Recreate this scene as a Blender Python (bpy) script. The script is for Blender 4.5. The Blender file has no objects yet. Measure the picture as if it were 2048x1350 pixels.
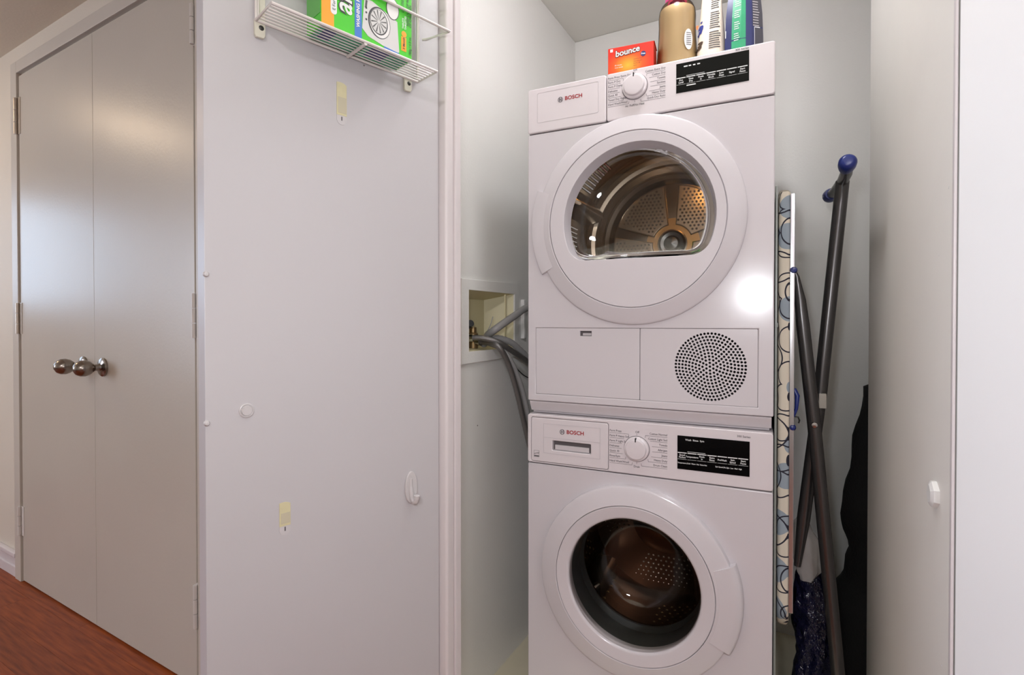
import bpy, bmesh, math, random
from mathutils import Vector, Matrix, noise
random.seed(7)
scene = bpy.context.scene
COL = scene.collection
R = math.radians
pi = math.pi

# ------------------------------------------------------------------ camera, light, exposure
FPX, HC, YAW, PITCH = 1065.0, 1.113, 28.4, 0.6
cam_d = bpy.data.cameras.new('camera'); cam = bpy.data.objects.new('camera', cam_d); COL.objects.link(cam)
cam_d.sensor_width = 36.0; cam_d.lens = FPX / 2048 * 36.0
cam_d.shift_y = ((643 + math.tan(R(PITCH)) * FPX) - 675) / 2048
cam_d.clip_start = 0.02
cam.location = (0, 0, HC); cam.rotation_euler = (R(90 - PITCH), 0, R(YAW))
scene.camera = cam

w = bpy.data.worlds.new('world'); scene.world = w; w.use_nodes = True
w.node_tree.nodes['Background'].inputs[0].default_value = (0.75, 0.85, 1.0, 1)
w.node_tree.nodes['Background'].inputs[1].default_value = 0.5

def light(name, kind, loc, rot, energy, color, **k):
    d = bpy.data.lights.new(name, kind); d.energy = energy; d.color = color
    for a, b in k.items(): setattr(d, a, b)
    o = bpy.data.objects.new(name, d); o.location = loc; o.rotation_euler = rot; COL.objects.link(o); return o
# the photographer's flash on the hot shoe, and an added spot at the ceiling for soft fill
light('flash', 'AREA', (-0.05, 0.0, HC + 0.12), (R(88), 0, R(YAW)), 3.9, (0.91, 0.95, 1.0), shape='DISK', size=0.07)
fb_ = light('flash_bounce', 'SPOT', (-0.05, -0.05, HC + 0.2), (0, 0, 0), 105.0, (0.80, 0.93, 1.0), spot_size=R(84), spot_blend=0.5, shadow_soft_size=0.05)
fb_.rotation_euler = Vector((-0.12, 0.32, 1.0)).to_track_quat('-Z', 'Y').to_euler()

scene.view_settings.view_transform = 'Standard'
scene.view_settings.look = 'None'
scene.view_settings.gamma = 1.0
scene.view_settings.use_curve_mapping = False
scene.view_settings.exposure = 0.0

# ------------------------------------------------------------------ materials
def lin(c):
    return tuple(((v / 255) / 12.92 if v <= 10 else ((v / 255 + 0.055) / 1.055) ** 2.4) for v in c)
M = {}
def mat(name, rgb, rough=0.5, metal=0.0, bump=None, var=None, spec=0.5, coat=0.0, emit=0.0, sub=0.0):
    """rgb in sRGB 0-255; bump=(scale, strength, distance); var=(scale, amount) soft colour variation"""
    m = bpy.data.materials.new(name); m.use_nodes = True
    nt = m.node_tree; b = nt.nodes['Principled BSDF']
    c = lin(rgb)
    b.inputs['Base Color'].default_value = (*c, 1)
    b.inputs['Roughness'].default_value = rough
    b.inputs['Metallic'].default_value = metal
    b.inputs['Specular IOR Level'].default_value = spec
    if coat:
        b.inputs['Coat Weight'].default_value = coat; b.inputs['Coat Roughness'].default_value = 0.08
    if emit:
        b.inputs['Emission Color'].default_value = (*c, 1); b.inputs['Emission Strength'].default_value = emit
    if bump or var:
        tc = nt.nodes.new('ShaderNodeTexCoord')
    if bump:
        n = nt.nodes.new('ShaderNodeTexNoise'); n.inputs['Scale'].default_value = bump[0]; n.inputs['Detail'].default_value = 3
        nt.links.new(tc.outputs['Object'], n.inputs['Vector'])
        bp = nt.nodes.new('ShaderNodeBump'); bp.inputs['Strength'].default_value = bump[1]; bp.inputs['Distance'].default_value = bump[2]
        nt.links.new(n.outputs['Fac'], bp.inputs['Height']); nt.links.new(bp.outputs['Normal'], b.inputs['Normal'])
    if var:
        n2 = nt.nodes.new('ShaderNodeTexNoise'); n2.inputs['Scale'].default_value = var[0]; n2.inputs['Detail'].default_value = 4
        nt.links.new(tc.outputs['Object'], n2.inputs['Vector'])
        rp = nt.nodes.new('ShaderNodeValToRGB')
        rp.color_ramp.elements[0].position = 0.3; rp.color_ramp.elements[1].position = 0.7
        rp.color_ramp.elements[0].color = (*[v * (1 - var[1]) for v in c], 1)
        rp.color_ramp.elements[1].color = (*[min(1, v * (1 + var[1])) for v in c], 1)
        nt.links.new(n2.outputs['Fac'], rp.inputs['Fac']); nt.links.new(rp.outputs['Color'], b.inputs['Base Color'])
    M[name] = m; return m

def glass_mat(name, tint=(1, 1, 1), refl=1.0, rough=0.02, ior=1.5):
    m = bpy.data.materials.new(name); m.use_nodes = True; nt = m.node_tree
    nt.nodes.remove(nt.nodes['Principled BSDF']); out = nt.nodes['Material Output']
    t = nt.nodes.new('ShaderNodeBsdfTransparent'); t.inputs[0].default_value = (*tint, 1)
    g = nt.nodes.new('ShaderNodeBsdfGlossy'); g.inputs['Roughness'].default_value = rough
    fr = nt.nodes.new('ShaderNodeFresnel'); fr.inputs[0].default_value = ior
    mx = nt.nodes.new('ShaderNodeMixShader')
    nt.links.new(fr.outputs[0], mx.inputs[0]); nt.links.new(t.outputs[0], mx.inputs[1]); nt.links.new(g.outputs[0], mx.inputs[2])
    nt.links.new(mx.outputs[0], out.inputs[0]); M[name] = m; return m

mat('wall_paint', (233, 231, 227), 0.42, bump=(170, 0.25, 0.002), var=(2.0, 0.02))
mat('hall_paint', (208, 198, 183), 0.6, bump=(150, 0.2, 0.002), var=(2.0, 0.03))
mat('ceiling_paint', (232, 229, 221), 0.8, bump=(120, 0.2, 0.002))
mat('hall_ceiling_paint', (209, 196, 176), 0.8, bump=(120, 0.2, 0.002))
mat('partition_paint', (230, 226, 220), 0.5, bump=(220, 0.15, 0.001), var=(5.0, 0.02))
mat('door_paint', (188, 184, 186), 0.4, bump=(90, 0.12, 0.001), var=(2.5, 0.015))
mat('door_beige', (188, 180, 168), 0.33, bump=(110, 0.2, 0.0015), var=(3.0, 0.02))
mat('leaf_paint', (246, 246, 247), 0.35, bump=(90, 0.1, 0.001))  # whiter than the other leaf, its strong light put into the colour
mat('trim_paint', (212, 204, 204), 0.35, bump=(60, 0.08, 0.001))
mat('trim_beige', (192, 184, 173), 0.4, bump=(60, 0.1, 0.001))
mat('appliance_white', (208, 202, 206), 0.18, spec=0.5, bump=(900, 0.03, 0.0004))
mat('fascia_white', (218, 210, 213), 0.2)
mat('fascia_shade', (206, 200, 203), 0.3)
mat('plastic_grey', (182, 176, 180), 0.35)
mat('seam_dark', (92, 86, 88), 0.7)  # shade of seams and recesses put into the colour
mat('cabinet_side', (176, 176, 172), 0.3)
mat('black_gloss', (9, 9, 10), 0.12, spec=0.12)
mat('print_white', (225, 225, 225), 0.5)
mat('print_grey', (92, 88, 92), 0.6)
mat('print_dark', (52, 48, 52), 0.6)
mat('brand_red', (158, 22, 30), 0.5)
mat('steel', (196, 184, 168), 0.24, 0.8)
mat('steel_dark', (168, 156, 142), 0.2, 0.9)
mat('steel_warm', (225, 190, 135), 0.25, 0.8)  # amber hall reflections in the washer put into the metal tint
mat('hub_grey', (92, 92, 92), 0.3, 0.6)
mat('tan_channel', (205, 165, 115), 0.3, 0.7)
mat('gasket', (92, 94, 94), 0.35)
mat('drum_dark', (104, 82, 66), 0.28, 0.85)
mat('nickel', (150, 142, 134), 0.25, 1.0)
mat('hinge_metal', (188, 178, 166), 0.35, 0.7)
mat('painted_metal', (208, 202, 196), 0.4)
mat('wire_white', (214, 206, 202), 0.3)
mat('bracket_cream', (208, 204, 188), 0.45)
mat('screw_dark', (62, 60, 58), 0.4, 0.6)
mat('tape_yellow', (204, 196, 158), 0.55, var=(60, 0.05))
mat('tape_inner', (190, 182, 158), 0.6)
mat('hook_white', (193, 188, 188), 0.3)
mat('cream_plastic', (226, 216, 176), 0.5)
mat('hose_grey', (150, 148, 148), 0.4)
mat('hose_braid', (126, 123, 122), 0.32, 0.75, bump=(700, 0.8, 0.001))
mat('tape_tab', (198, 193, 194), 0.25)
mat('rubber_black', (26, 26, 28), 0.5)
mat('chrome', (190, 190, 192), 0.12, 1.0)
mat('brass', (150, 125, 90), 0.35, 0.8)
mat('leg_metal', (92, 90, 90), 0.27, 0.85)
mat('rim_metal', (196, 196, 200), 0.22, 0.9)
mat('blue_cap', (24, 40, 112), 0.3)
mat('clamp_grey', (158, 152, 142), 0.4)
mat('green_grey', (140, 144, 138), 0.3)
mat('black_fabric', (17, 16, 18), 0.85, bump=(160, 0.5, 0.004))
mat('navy_plastic', (17, 17, 44), 0.14, bump=(45, 0.9, 0.02))
mat('floor_vinyl', (220, 211, 186), 0.5, var=(6, 0.04))
mat('floor_gap', (52, 26, 14), 0.7)
mat('orange_box', (208, 38, 14), 0.4)
mat('outline_brown', (88, 24, 16), 0.5)
mat('carton_grey', (66, 64, 74), 0.4)
mat('orange_side', (176, 32, 14), 0.4)
mat('yellow_print', (246, 150, 40), 0.45)
mat('navy_print', (36, 40, 100), 0.45)
mat('liquid', (222, 198, 148), 0.25, var=(8, 0.04))
mat('pink_cap', (222, 74, 146), 0.35)
mat('pouch_white', (226, 212, 194), 0.4, bump=(30, 0.25, 0.004))
mat('blue_print', (44, 60, 140), 0.45)
mat('brown_print', (74, 58, 46), 0.5)
mat('orange_print', (214, 120, 60), 0.5)
mat('navy_carton', (34, 40, 92), 0.3)
mat('green_stripe', (46, 150, 106), 0.35)
mat('green_box', (72, 196, 40), 0.35)
mat('green_box_side', (96, 176, 84), 0.4)
mat('orange_band', (244, 160, 44), 0.4)
mat('blue_band', (66, 118, 196), 0.4)
mat('machine_grey', (206, 204, 202), 0.5)
mat('machine_light', (226, 224, 222), 0.5)
mat('machine_dark', (62, 62, 64), 0.4)
mat('lamp_glow', (255, 226, 190), 0.5, emit=24.0)
mat('lamp_amber', (255, 190, 110), 0.5, emit=40.0)
mat('lamp_bright', (246, 244, 252), 0.5, emit=165.0)
mat('lamp_closet', (250, 250, 255), 0.5, emit=42.0)
mat('daylight', (222, 234, 255), 0.5, emit=12.5)
mat('window_glow', (200, 226, 255), 0.5, emit=4.4)
mat('white_plastic', (232, 230, 228), 0.35)
mat('dirt_dark', (120, 112, 106), 0.8)  # dark dots drawn in place of nail holes
glass_mat('door_glass', (0.94, 0.92, 0.88))
glass_mat('bowl_glass', (0.93, 0.91, 0.89))
glass_mat('bottle_clear', (0.98, 0.94, 0.94), rough=0.12, ior=1.3)
glass_mat('tape_clear', (0.93, 0.92, 0.92), rough=0.15)
def film_mat(name, rgb, alpha):
    m = bpy.data.materials.new(name); m.use_nodes = True; b = m.node_tree.nodes['Principled BSDF']
    b.inputs['Base Color'].default_value = (*lin(rgb), 1); b.inputs['Alpha'].default_value = alpha; b.inputs['Roughness'].default_value = 0.2; M[name] = m
film_mat('bag_clear', (196, 190, 186), 0.45)

def wood_material():
    m = bpy.data.materials.new('plank_wood'); m.use_nodes = True; nt = m.node_tree; b = nt.nodes['Principled BSDF']
    tc = nt.nodes.new('ShaderNodeTexCoord'); mp = nt.nodes.new('ShaderNodeMapping'); mp.inputs['Scale'].default_value = (3, 40, 3)
    n = nt.nodes.new('ShaderNodeTexNoise'); n.inputs['Scale'].default_value = 2.2; n.inputs['Detail'].default_value = 6
    oi = nt.nodes.new('ShaderNodeObjectInfo')
    nt.links.new(tc.outputs['Object'], mp.inputs['Vector']); nt.links.new(mp.outputs['Vector'], n.inputs['Vector'])
    rp = nt.nodes.new('ShaderNodeValToRGB')
    rp.color_ramp.elements[0].color = (*lin((112, 47, 15)), 1); rp.color_ramp.elements[1].color = (*lin((158, 78, 32)), 1)
    rp.color_ramp.elements[0].position = 0.3; rp.color_ramp.elements[1].position = 0.75
    hs = nt.nodes.new('ShaderNodeHueSaturation'); mr = nt.nodes.new('ShaderNodeMapRange')
    mr.inputs['To Min'].default_value = 0.85; mr.inputs['To Max'].default_value = 1.12
    nt.links.new(oi.outputs['Random'], mr.inputs['Value']); nt.links.new(mr.outputs['Result'], hs.inputs['Value'])
    nt.links.new(n.outputs['Fac'], rp.inputs['Fac']); nt.links.new(rp.outputs['Color'], hs.inputs['Color'])
    nt.links.new(hs.outputs['Color'], b.inputs['Base Color']); b.inputs['Roughness'].default_value = 0.45; b.inputs['Specular IOR Level'].default_value = 0.3
    M['plank_wood'] = m
wood_material()

def cover_material():
    """ironing board cloth: cream with dark ring outlines and blue-grey blobs"""
    m = bpy.data.materials.new('board_cloth'); m.use_nodes = True; nt = m.node_tree; b = nt.nodes['Principled BSDF']
    tc = nt.nodes.new('ShaderNodeTexCoord')
    def rings(scale, off, r, wd, rnd=0.6):
        sx = nt.nodes.new('ShaderNodeSeparateXYZ'); nt.links.new(tc.outputs['Object'], sx.inputs[0])
        su = nt.nodes.new('ShaderNodeMath'); su.operation = 'SUBTRACT'; nt.links.new(sx.outputs[0], su.inputs[0]); nt.links.new(sx.outputs[1], su.inputs[1])
        cx_ = nt.nodes.new('ShaderNodeCombineXYZ'); nt.links.new(su.outputs[0], cx_.inputs[0]); nt.links.new(sx.outputs[2], cx_.inputs[1])
        mp = nt.nodes.new('ShaderNodeMapping'); mp.inputs['Location'].default_value = off
        nt.links.new(cx_.outputs[0], mp.inputs['Vector'])
        v = nt.nodes.new('ShaderNodeTexVoronoi'); v.voronoi_dimensions = '2D'; v.inputs['Scale'].default_value = scale; v.inputs['Randomness'].default_value = rnd
        nt.links.new(mp.outputs['Vector'], v.inputs['Vector'])
        a = nt.nodes.new('ShaderNodeMath'); a.operation = 'SUBTRACT'; a.inputs[1].default_value = r
        nt.links.new(v.outputs['Distance'], a.inputs[0])
        ab = nt.nodes.new('ShaderNodeMath'); ab.operation = 'ABSOLUTE'; nt.links.new(a.outputs[0], ab.inputs[0])
        lt = nt.nodes.new('ShaderNodeMath'); lt.operation = 'LESS_THAN'; lt.inputs[1].default_value = wd
        nt.links.new(ab.outputs[0], lt.inputs[0]); return lt, v
    r1, _ = rings(14, (0.1, 0.03, 0.02), 0.45, 0.022)
    r2, _ = rings(12, (0.415, 0.51, 0.33), 0.44, 0.020)
    bl, v3 = rings(9, (0.2, 0.77, 0.21), 0.0, 0.28, 0.8)
    mx0 = nt.nodes.new('ShaderNodeMix'); mx0.data_type = 'RGBA'
    mx0.inputs['A'].default_value = (*lin((226, 214, 196)), 1); mx0.inputs['B'].default_value = (*lin((156, 166, 176)), 1)
    nt.links.new(bl.outputs[0], mx0.inputs['Factor'])
    mxr = nt.nodes.new('ShaderNodeMath'); mxr.operation = 'MAXIMUM'
    nt.links.new(r1.outputs[0], mxr.inputs[0]); nt.links.new(r2.outputs[0], mxr.inputs[1])
    mx1 = nt.nodes.new('ShaderNodeMix'); mx1.data_type = 'RGBA'; mx1.inputs['B'].default_value = (*lin((40, 38, 52)), 1)
    nt.links.new(mxr.outputs[0], mx1.inputs['Factor']); nt.links.new(mx0.outputs['Result'], mx1.inputs['A'])
    nt.links.new(mx1.outputs['Result'], b.inputs['Base Color']); b.inputs['Roughness'].default_value = 0.8
    M['board_cloth'] = m
cover_material()

def burst_material():
    m = bpy.data.materials.new('burst'); m.use_nodes = True; nt = m.node_tree; b = nt.nodes['Principled BSDF']
    tc = nt.nodes.new('ShaderNodeTexCoord'); mp = nt.nodes.new('ShaderNodeMapping'); mp.vector_type = 'TEXTURE'
    mp.inputs['Location'].default_value = (0.052, 0, 0.040); mp.inputs['Scale'].default_value = (0.060, 1, 0.044)
    g = nt.nodes.new('ShaderNodeTexGradient'); g.gradient_type = 'SPHERICAL'; rp = nt.nodes.new('ShaderNodeValToRGB')
    for p_, c in ((0.40, (226, 84, 20)), (0.78, (230, 146, 36))): rp.color_ramp.elements.new(p_).color = (*lin(c), 1)
    rp.color_ramp.elements[0].color = (*lin((208, 34, 12)), 1); rp.color_ramp.elements[-1].color = (*lin((234, 164, 46)), 1)
    nt.links.new(tc.outputs['Object'], mp.inputs['Vector']); nt.links.new(mp.outputs['Vector'], g.inputs['Vector'])
    nt.links.new(g.outputs['Fac'], rp.inputs['Fac']); nt.links.new(rp.outputs['Color'], b.inputs['Base Color']); b.inputs['Roughness'].default_value = 0.4
    M['burst'] = m
burst_material()

# ------------------------------------------------------------------ mesh helpers
class MB:
    def __init__(s): s.v = []; s.f = []
    def add(s, vs, fs):
        n = len(s.v); s.v += [tuple(v) for v in vs]; s.f += [tuple(i + n for i in f) for f in fs]; return s
    def box(s, x0, x1, y0, y1, z0, z1, bev=0.0, seg=2):
        if bev <= 0:
            v = [(x, y, z) for x in (x0, x1) for y in (y0, y1) for z in (z0, z1)]
            return s.add(v, [(0, 1, 3, 2), (4, 6, 7, 5), (0, 4, 5, 1), (2, 3, 7, 6), (0, 2, 6, 4), (1, 5, 7, 3)])
        bm = bmesh.new(); bmesh.ops.create_cube(bm, size=1)
        for v in bm.verts:
            v.co = ((x0 + x1) / 2 + v.co.x * (x1 - x0), (y0 + y1) / 2 + v.co.y * (y1 - y0), (z0 + z1) / 2 + v.co.z * (z1 - z0))
        bmesh.ops.bevel(bm, geom=bm.edges[:], offset=bev, segments=seg, affect='EDGES', profile=0.5)
        bm.verts.index_update(); vs = [v.co[:] for v in bm.verts]; fs = [[v.index for v in f.verts] for f in bm.faces]
        bm.free(); return s.add(vs, fs)
    def lathe(s, prof, c, n=64, axis='y', a0=0.0, a1=2 * pi, caps=False):
        """prof: list of (radius, height along axis); revolves about axis through c"""
        full = abs(a1 - a0 - 2 * pi) < 1e-6; m = n if full else n + 1; vs = []; fs = []
        for i in range(m):
            a = a0 + (a1 - a0) * i / n; ca, sa = math.cos(a), math.sin(a)
            for r, h in prof:
                if axis == 'y': vs.append((c[0] + r * ca, c[1] + h, c[2] + r * sa))
                elif axis == 'z': vs.append((c[0] + r * ca, c[1] + r * sa, c[2] + h))
                else: vs.append((c[0] + h, c[1] + r * ca, c[2] + r * sa))
        k = len(prof)
        for i in range(n):
            j = (i + 1) % m
            for q in range(k - 1): fs.append((i * k + q, i * k + q + 1, j * k + q + 1, j * k + q))
        if caps and not full:
            fs.append(tuple(range(k))); fs.append(tuple(range((m - 1) * k + k - 1, (m - 1) * k - 1, -1)))
        return s.add(vs, fs)
    def tube(s, pts, rad, n=12, caps=True, flat=None):
        pts = [Vector(p) for p in pts]; m = len(pts)
        rads = rad if isinstance(rad, (list, tuple)) else [rad] * m
        t = (pts[1] - pts[0]).normalized(); u = t.orthogonal().normalized(); vs = []; fs = []
        for i, p in enumerate(pts):
            t2 = (pts[min(i + 1, m - 1)] - pts[max(i - 1, 0)]).normalized()
            u = (u - t2 * u.dot(t2)).normalized(); b = t2.cross(u)
            for k in range(n):
                a = 2 * pi * k / n; vs.append(p + (u * math.cos(a) + b * math.sin(a)) * rads[i])
        for i in range(m - 1):
            for k in range(n):
                fs.append((i * n + k, i * n + (k + 1) % n, (i + 1) * n + (k + 1) % n, (i + 1) * n + k))
        if caps: fs.append(tuple(range(n - 1, -1, -1))); fs.append(tuple(range((m - 1) * n, m * n)))
        return s.add(vs, fs)
    def loft(s, loops, cap0=True, cap1=True, closed=True):
        n = len(loops[0]); vs = [p for l in loops for p in l]; fs = []
        for i in range(len(loops) - 1):
            for k in range(n if closed else n - 1):
                fs.append((i * n + k, i * n + (k + 1) % n, (i + 1) * n + (k + 1) % n, (i + 1) * n + k))
        if cap0: fs.append(tuple(range(n - 1, -1, -1)))
        if cap1: fs.append(tuple(range((len(loops) - 1) * n, len(loops) * n)))
        return s.add(vs, fs)
    def xf(s, mtx): s.v = [tuple(mtx @ Vector(v)) for v in s.v]; return s
    def build(s, name, m, parent=None, smooth=40):
        me = bpy.data.meshes.new(name); me.from_pydata(s.v, [], s.f); me.validate()
        bm = bmesh.new(); bm.from_mesh(me); bmesh.ops.recalc_face_normals(bm, faces=bm.faces[:]); bm.to_mesh(me); bm.free()
        me.materials.append(M[m])
        if smooth: me.shade_smooth(); me.set_sharp_from_angle(angle=R(smooth))
        o = bpy.data.objects.new(name, me); COL.objects.link(o)
        if smooth and smooth < 60:
            wn_ = o.modifiers.new('weighted_normal', 'WEIGHTED_NORMAL'); wn_.keep_sharp = True
        if parent: o.parent = parent
        return o

def plate(outline, holes, y0, y1, bev=0.0, plane='xz', res=2):
    """flat plate with holes, from a filled 2D curve; outline/holes: lists of (a, b); returns MB. y0 = viewer side."""
    cu = bpy.data.curves.new('tmp', 'CURVE'); cu.dimensions = '2D'; cu.fill_mode = 'BOTH'
    th = abs(y1 - y0); cu.extrude = max(th / 2 - bev, 0); cu.bevel_depth = bev; cu.bevel_resolution = res; cu.offset = -bev
    for loop in [outline] + list(holes):
        sp = cu.splines.new('POLY'); sp.points.add(len(loop) - 1); sp.use_cyclic_u = True
        for p, q in zip(sp.points, loop): p.co = (q[0], q[1], 0, 1)
    ob = bpy.data.objects.new('tmp', cu); me = bpy.data.meshes.new_from_object(ob)
    mb = MB(); mid = (y0 + y1) / 2; vs = []
    for v in me.vertices:
        a, b, c = v.co
        vs.append((a, mid - c, b) if plane == 'xz' else ((mid - c, a, b) if plane == 'yz' else (a, b, mid + c)))
    mb.add(vs, [tuple(p.vertices) for p in me.polygons])
    bpy.data.objects.remove(ob); bpy.data.curves.remove(cu); bpy.data.meshes.remove(me)
    return mb

def text_geo(s, size, align='LEFT', bold=0.0, shear=0.0, sx=1.0, thick=0.0, res=2):
    cu = bpy.data.curves.new('tmp', 'FONT'); cu.body = s; cu.size = size; cu.align_x = align; cu.align_y = 'CENTER'
    cu.offset = bold; cu.shear = shear; cu.extrude = thick; cu.resolution_u = res
    ob = bpy.data.objects.new('tmp', cu); me = bpy.data.meshes.new_from_object(ob)
    vs = [(v.co.x * sx, v.co.y, v.co.z) for v in me.vertices]; fs = [tuple(p.vertices) for p in me.polygons]
    bpy.data.objects.remove(ob); bpy.data.curves.remove(cu); bpy.data.meshes.remove(me)
    return vs, fs
def put_text(mb, s, size, x, y, z, align='LEFT', bold=0.0, rot=0.0, shear=0.0, sx=1.0, res=2):
    """print facing -y at local (x, y, z); rot turns it in its own plane"""
    vs, fs = text_geo(s, size, align, bold, shear, sx, 0.0, res); c, q = math.cos(rot), math.sin(rot)
    mb.add([(x + a * c - b * q, y - d, z + a * q + b * c) for a, b, d in vs], fs)
def circle(cx, cz, r, n=64, a0=0.0): return [(cx + r * math.cos(a0 + 2 * pi * i / n), cz + r * math.sin(a0 + 2 * pi * i / n)) for i in range(n)]
def rrect(x0, x1, z0, z1, r, n=5):
    pts = []
    for cx, cz, a in ((x1 - r, z1 - r, 0), (x0 + r, z1 - r, pi / 2), (x0 + r, z0 + r, pi), (x1 - r, z0 + r, 1.5 * pi)):
        for i in range(n + 1): t = a + pi / 2 * i / n; pts.append((cx + r * math.cos(t), cz + r * math.sin(t)))
    return pts
def smooth_path(pts, k=6):
    P = [Vector(p) for p in pts]; out = []
    for i in range(len(P) - 1):
        p0, p1, p2, p3 = P[max(i - 1, 0)], P[i], P[i + 1], P[min(i + 2, len(P) - 1)]
        for j in range(k):
            t = j / k
            out.append(0.5 * ((2 * p1) + (-p0 + p2) * t + (2 * p0 - 5 * p1 + 4 * p2 - p3) * t * t + (-p0 + 3 * p1 - 3 * p2 + p3) * t ** 3))
    out.append(P[-1]); return out
def empty(name, loc=(0, 0, 0), rz=0.0):
    o = bpy.data.objects.new(name, None); o.empty_display_size = 0.05; o.location = loc; o.rotation_euler = (0, 0, R(rz)); COL.objects.link(o); return o
def tag(o, label, cat, group=None):
    o['label'] = label; o['category'] = cat
    if group: o['group'] = group
    return o
def struct(o, label=None, cat=None):
    o['kind'] = 'structure'
    if label: o['label'] = label
    if cat: o['category'] = cat
    return o

# ------------------------------------------------------------------ the room
CEIL = 2.293
HALL_A = -1.944                      # the hall wall to the left of the closet runs a touch off the closet axis
def hall_m(): return Matrix.Translation((-0.70, 0.923, 0)) @ Matrix.Rotation(R(HALL_A), 4, 'Z')
HM = hall_m()
# hall floor with single planks
fl = MB().box(-4.0, 2.4, -3.6, 0.062, -0.05, -0.006).build('floor', 'floor_gap', smooth=0)
fl.location = (-0.70, 0.923, 0); fl.rotation_euler = (0, 0, R(HALL_A))
struct(fl, 'reddish brown laminate plank floor of the hallway', 'floor')
PW = 0.104
rowy = 0.062; ri = 0
while rowy > -2.2:
    x = -4.0 - (ri * 0.43) % 1.2
    while x < 2.4:
        a, b = max(x, -4.0), min(x + 1.2, 2.4)
        if b - a > 0.02:
            p = MB().box(a - (a + b) / 2 + 0.0003, b - (a + b) / 2 - 0.0003, -PW + 0.0003, -0.0003, -0.0055, 0.0)
            o = p.build('plank', 'plank_wood', fl, smooth=0); o.location = ((a + b) / 2, rowy, 0)
        x += 1.2
    rowy -= PW; ri += 1
struct(MB().box(-0.95, 0.55, 0.975, 2.25, -0.05, 0.0015).build('floor_closet', 'floor_vinyl', smooth=0), 'cream vinyl floor inside the laundry closet', 'floor')
struct(MB().box(-4.8, 1.7, -2.6, 0.99, CEIL, CEIL + 0.05).box(-4.8, -0.96, 0.99, 1.3, CEIL, CEIL + 0.05).build('ceiling', 'hall_ceiling_paint', smooth=0), 'tan hallway ceiling above the double doors', 'ceiling')
struct(MB().box(-0.95, 0.55, 0.991, 2.25, CEIL + 0.001, CEIL + 0.05).build('ceiling_closet', 'ceiling_paint', smooth=0), 'pale ceiling inside the laundry closet', 'ceiling')

# closet walls; the left one has the recess of the hookup box cut out
BX = (1.2854, 1.5643, 1.0262, 1.2040)
struct(plate([(0.99, 0.0), (2.12, 0.0), (2.12, CEIL), (0.99, CEIL)], [[(BX[0], BX[2]), (BX[1], BX[2]), (BX[1], BX[3]), (BX[0], BX[3])]], -0.842, -0.862, 0, 'yz').build('wall_left', 'wall_paint', smooth=0), 'off white side wall of the closet with hookup recess', 'wall')
struct(MB().box(-0.862, 0.45, 2.12, 2.2, 0, CEIL).build('wall_back', 'wall_paint', smooth=0), 'off white back wall of the closet behind the stacked machines', 'wall')
wr = MB()
poly = [(0.1825, 0.926), (0.152, 1.60), (0.45, 1.60), (0.45, 0.926)]
wr.loft([[(x, y, 0) for x, y in poly], [(x, y, CEIL) for x, y in poly]])
wr = struct(wr.build('wall_right', 'partition_paint', smooth=0), 'plain beige grey partition at the closet opening', 'wall')
MB().box(0.1818, 0.186, 0.917, 0.927, 0, CEIL - 0.02, 0.0015).build('corner_bead', 'trim_paint', wr)
struct(MB().box(0.45, 0.52, 0.95, 2.2, 0, CEIL).build('wall_alcove', 'wall_paint', smooth=0), 'off white side wall of the alcove behind the partition', 'wall')
# chips in the partition paint
ch = MB()
for y, z, r in ((0.945, 1.30, 0.002), (0.99, 1.21, 0.0012), (1.05, 0.79, 0.0016), (0.96, 0.62, 0.0014)):
    x = 0.1825 - (y - 0.926) * 0.0453
    ch.lathe([(0.0, -0.0006), (r, -0.0003), (r, 0.0)], (x, y, z), 10, 'x')
ch.build('paint_chip', 'white_plastic', wr)

# hall wall: built in its own frame so that leaves, casing and hinges follow it
def H(mb): return mb.xf(HM)
wl = H(plate([(-3.95, -0.0), (-0.062, -0.0), (-0.062, CEIL), (-3.95, CEIL)], [[(-2.216, 0.0015), (-0.895, 0.0015), (-0.895, 2.158), (-2.216, 2.158)]], 0.012, 0.085))
struct(wl.build('wall_hall', 'hall_paint', smooth=0), 'beige hallway wall around the double doors', 'wall')
struct(H(MB().box(-2.2, -0.9, 0.3, 0.32, 0, 2.2)).build('wall_cupboard', 'hall_paint', smooth=0), 'wall inside the cupboard behind the double doors', 'wall')
cas = H(MB().box(-2.285, -2.224, -0.006, 0.02, 0, 2.214, 0.003)).build('trim_1', 'trim_beige'); struct(cas, 'beige casing beside the left leaf of the double doors', 'trim')
cas = H(MB().box(-2.224, -0.80, -0.006, 0.02, 2.164, 2.214, 0.003)).build('trim_2', 'trim_beige'); struct(cas, 'beige head casing over the double doors', 'trim')
cas = H(MB().box(-0.882, -0.80, -0.006, 0.02, 0, 2.163, 0.003)).build('trim_3', 'trim_beige'); struct(cas, 'beige casing between double doors and laundry closet', 'trim')
bb = H(MB().box(-3.9, -2.286, -0.002, 0.012, 0.0, 0.045, 0.003).box(-3.9, -2.286, 0.004, 0.012, 0.045, 0.088, 0.003).box(-3.9, -2.286, -0.008, 0.012, 0.088, 0.108, 0.004)).build('baseboard_hall', 'trim_paint')
struct(bb, 'white moulded baseboard left of the double doors', 'baseboard')

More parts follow.
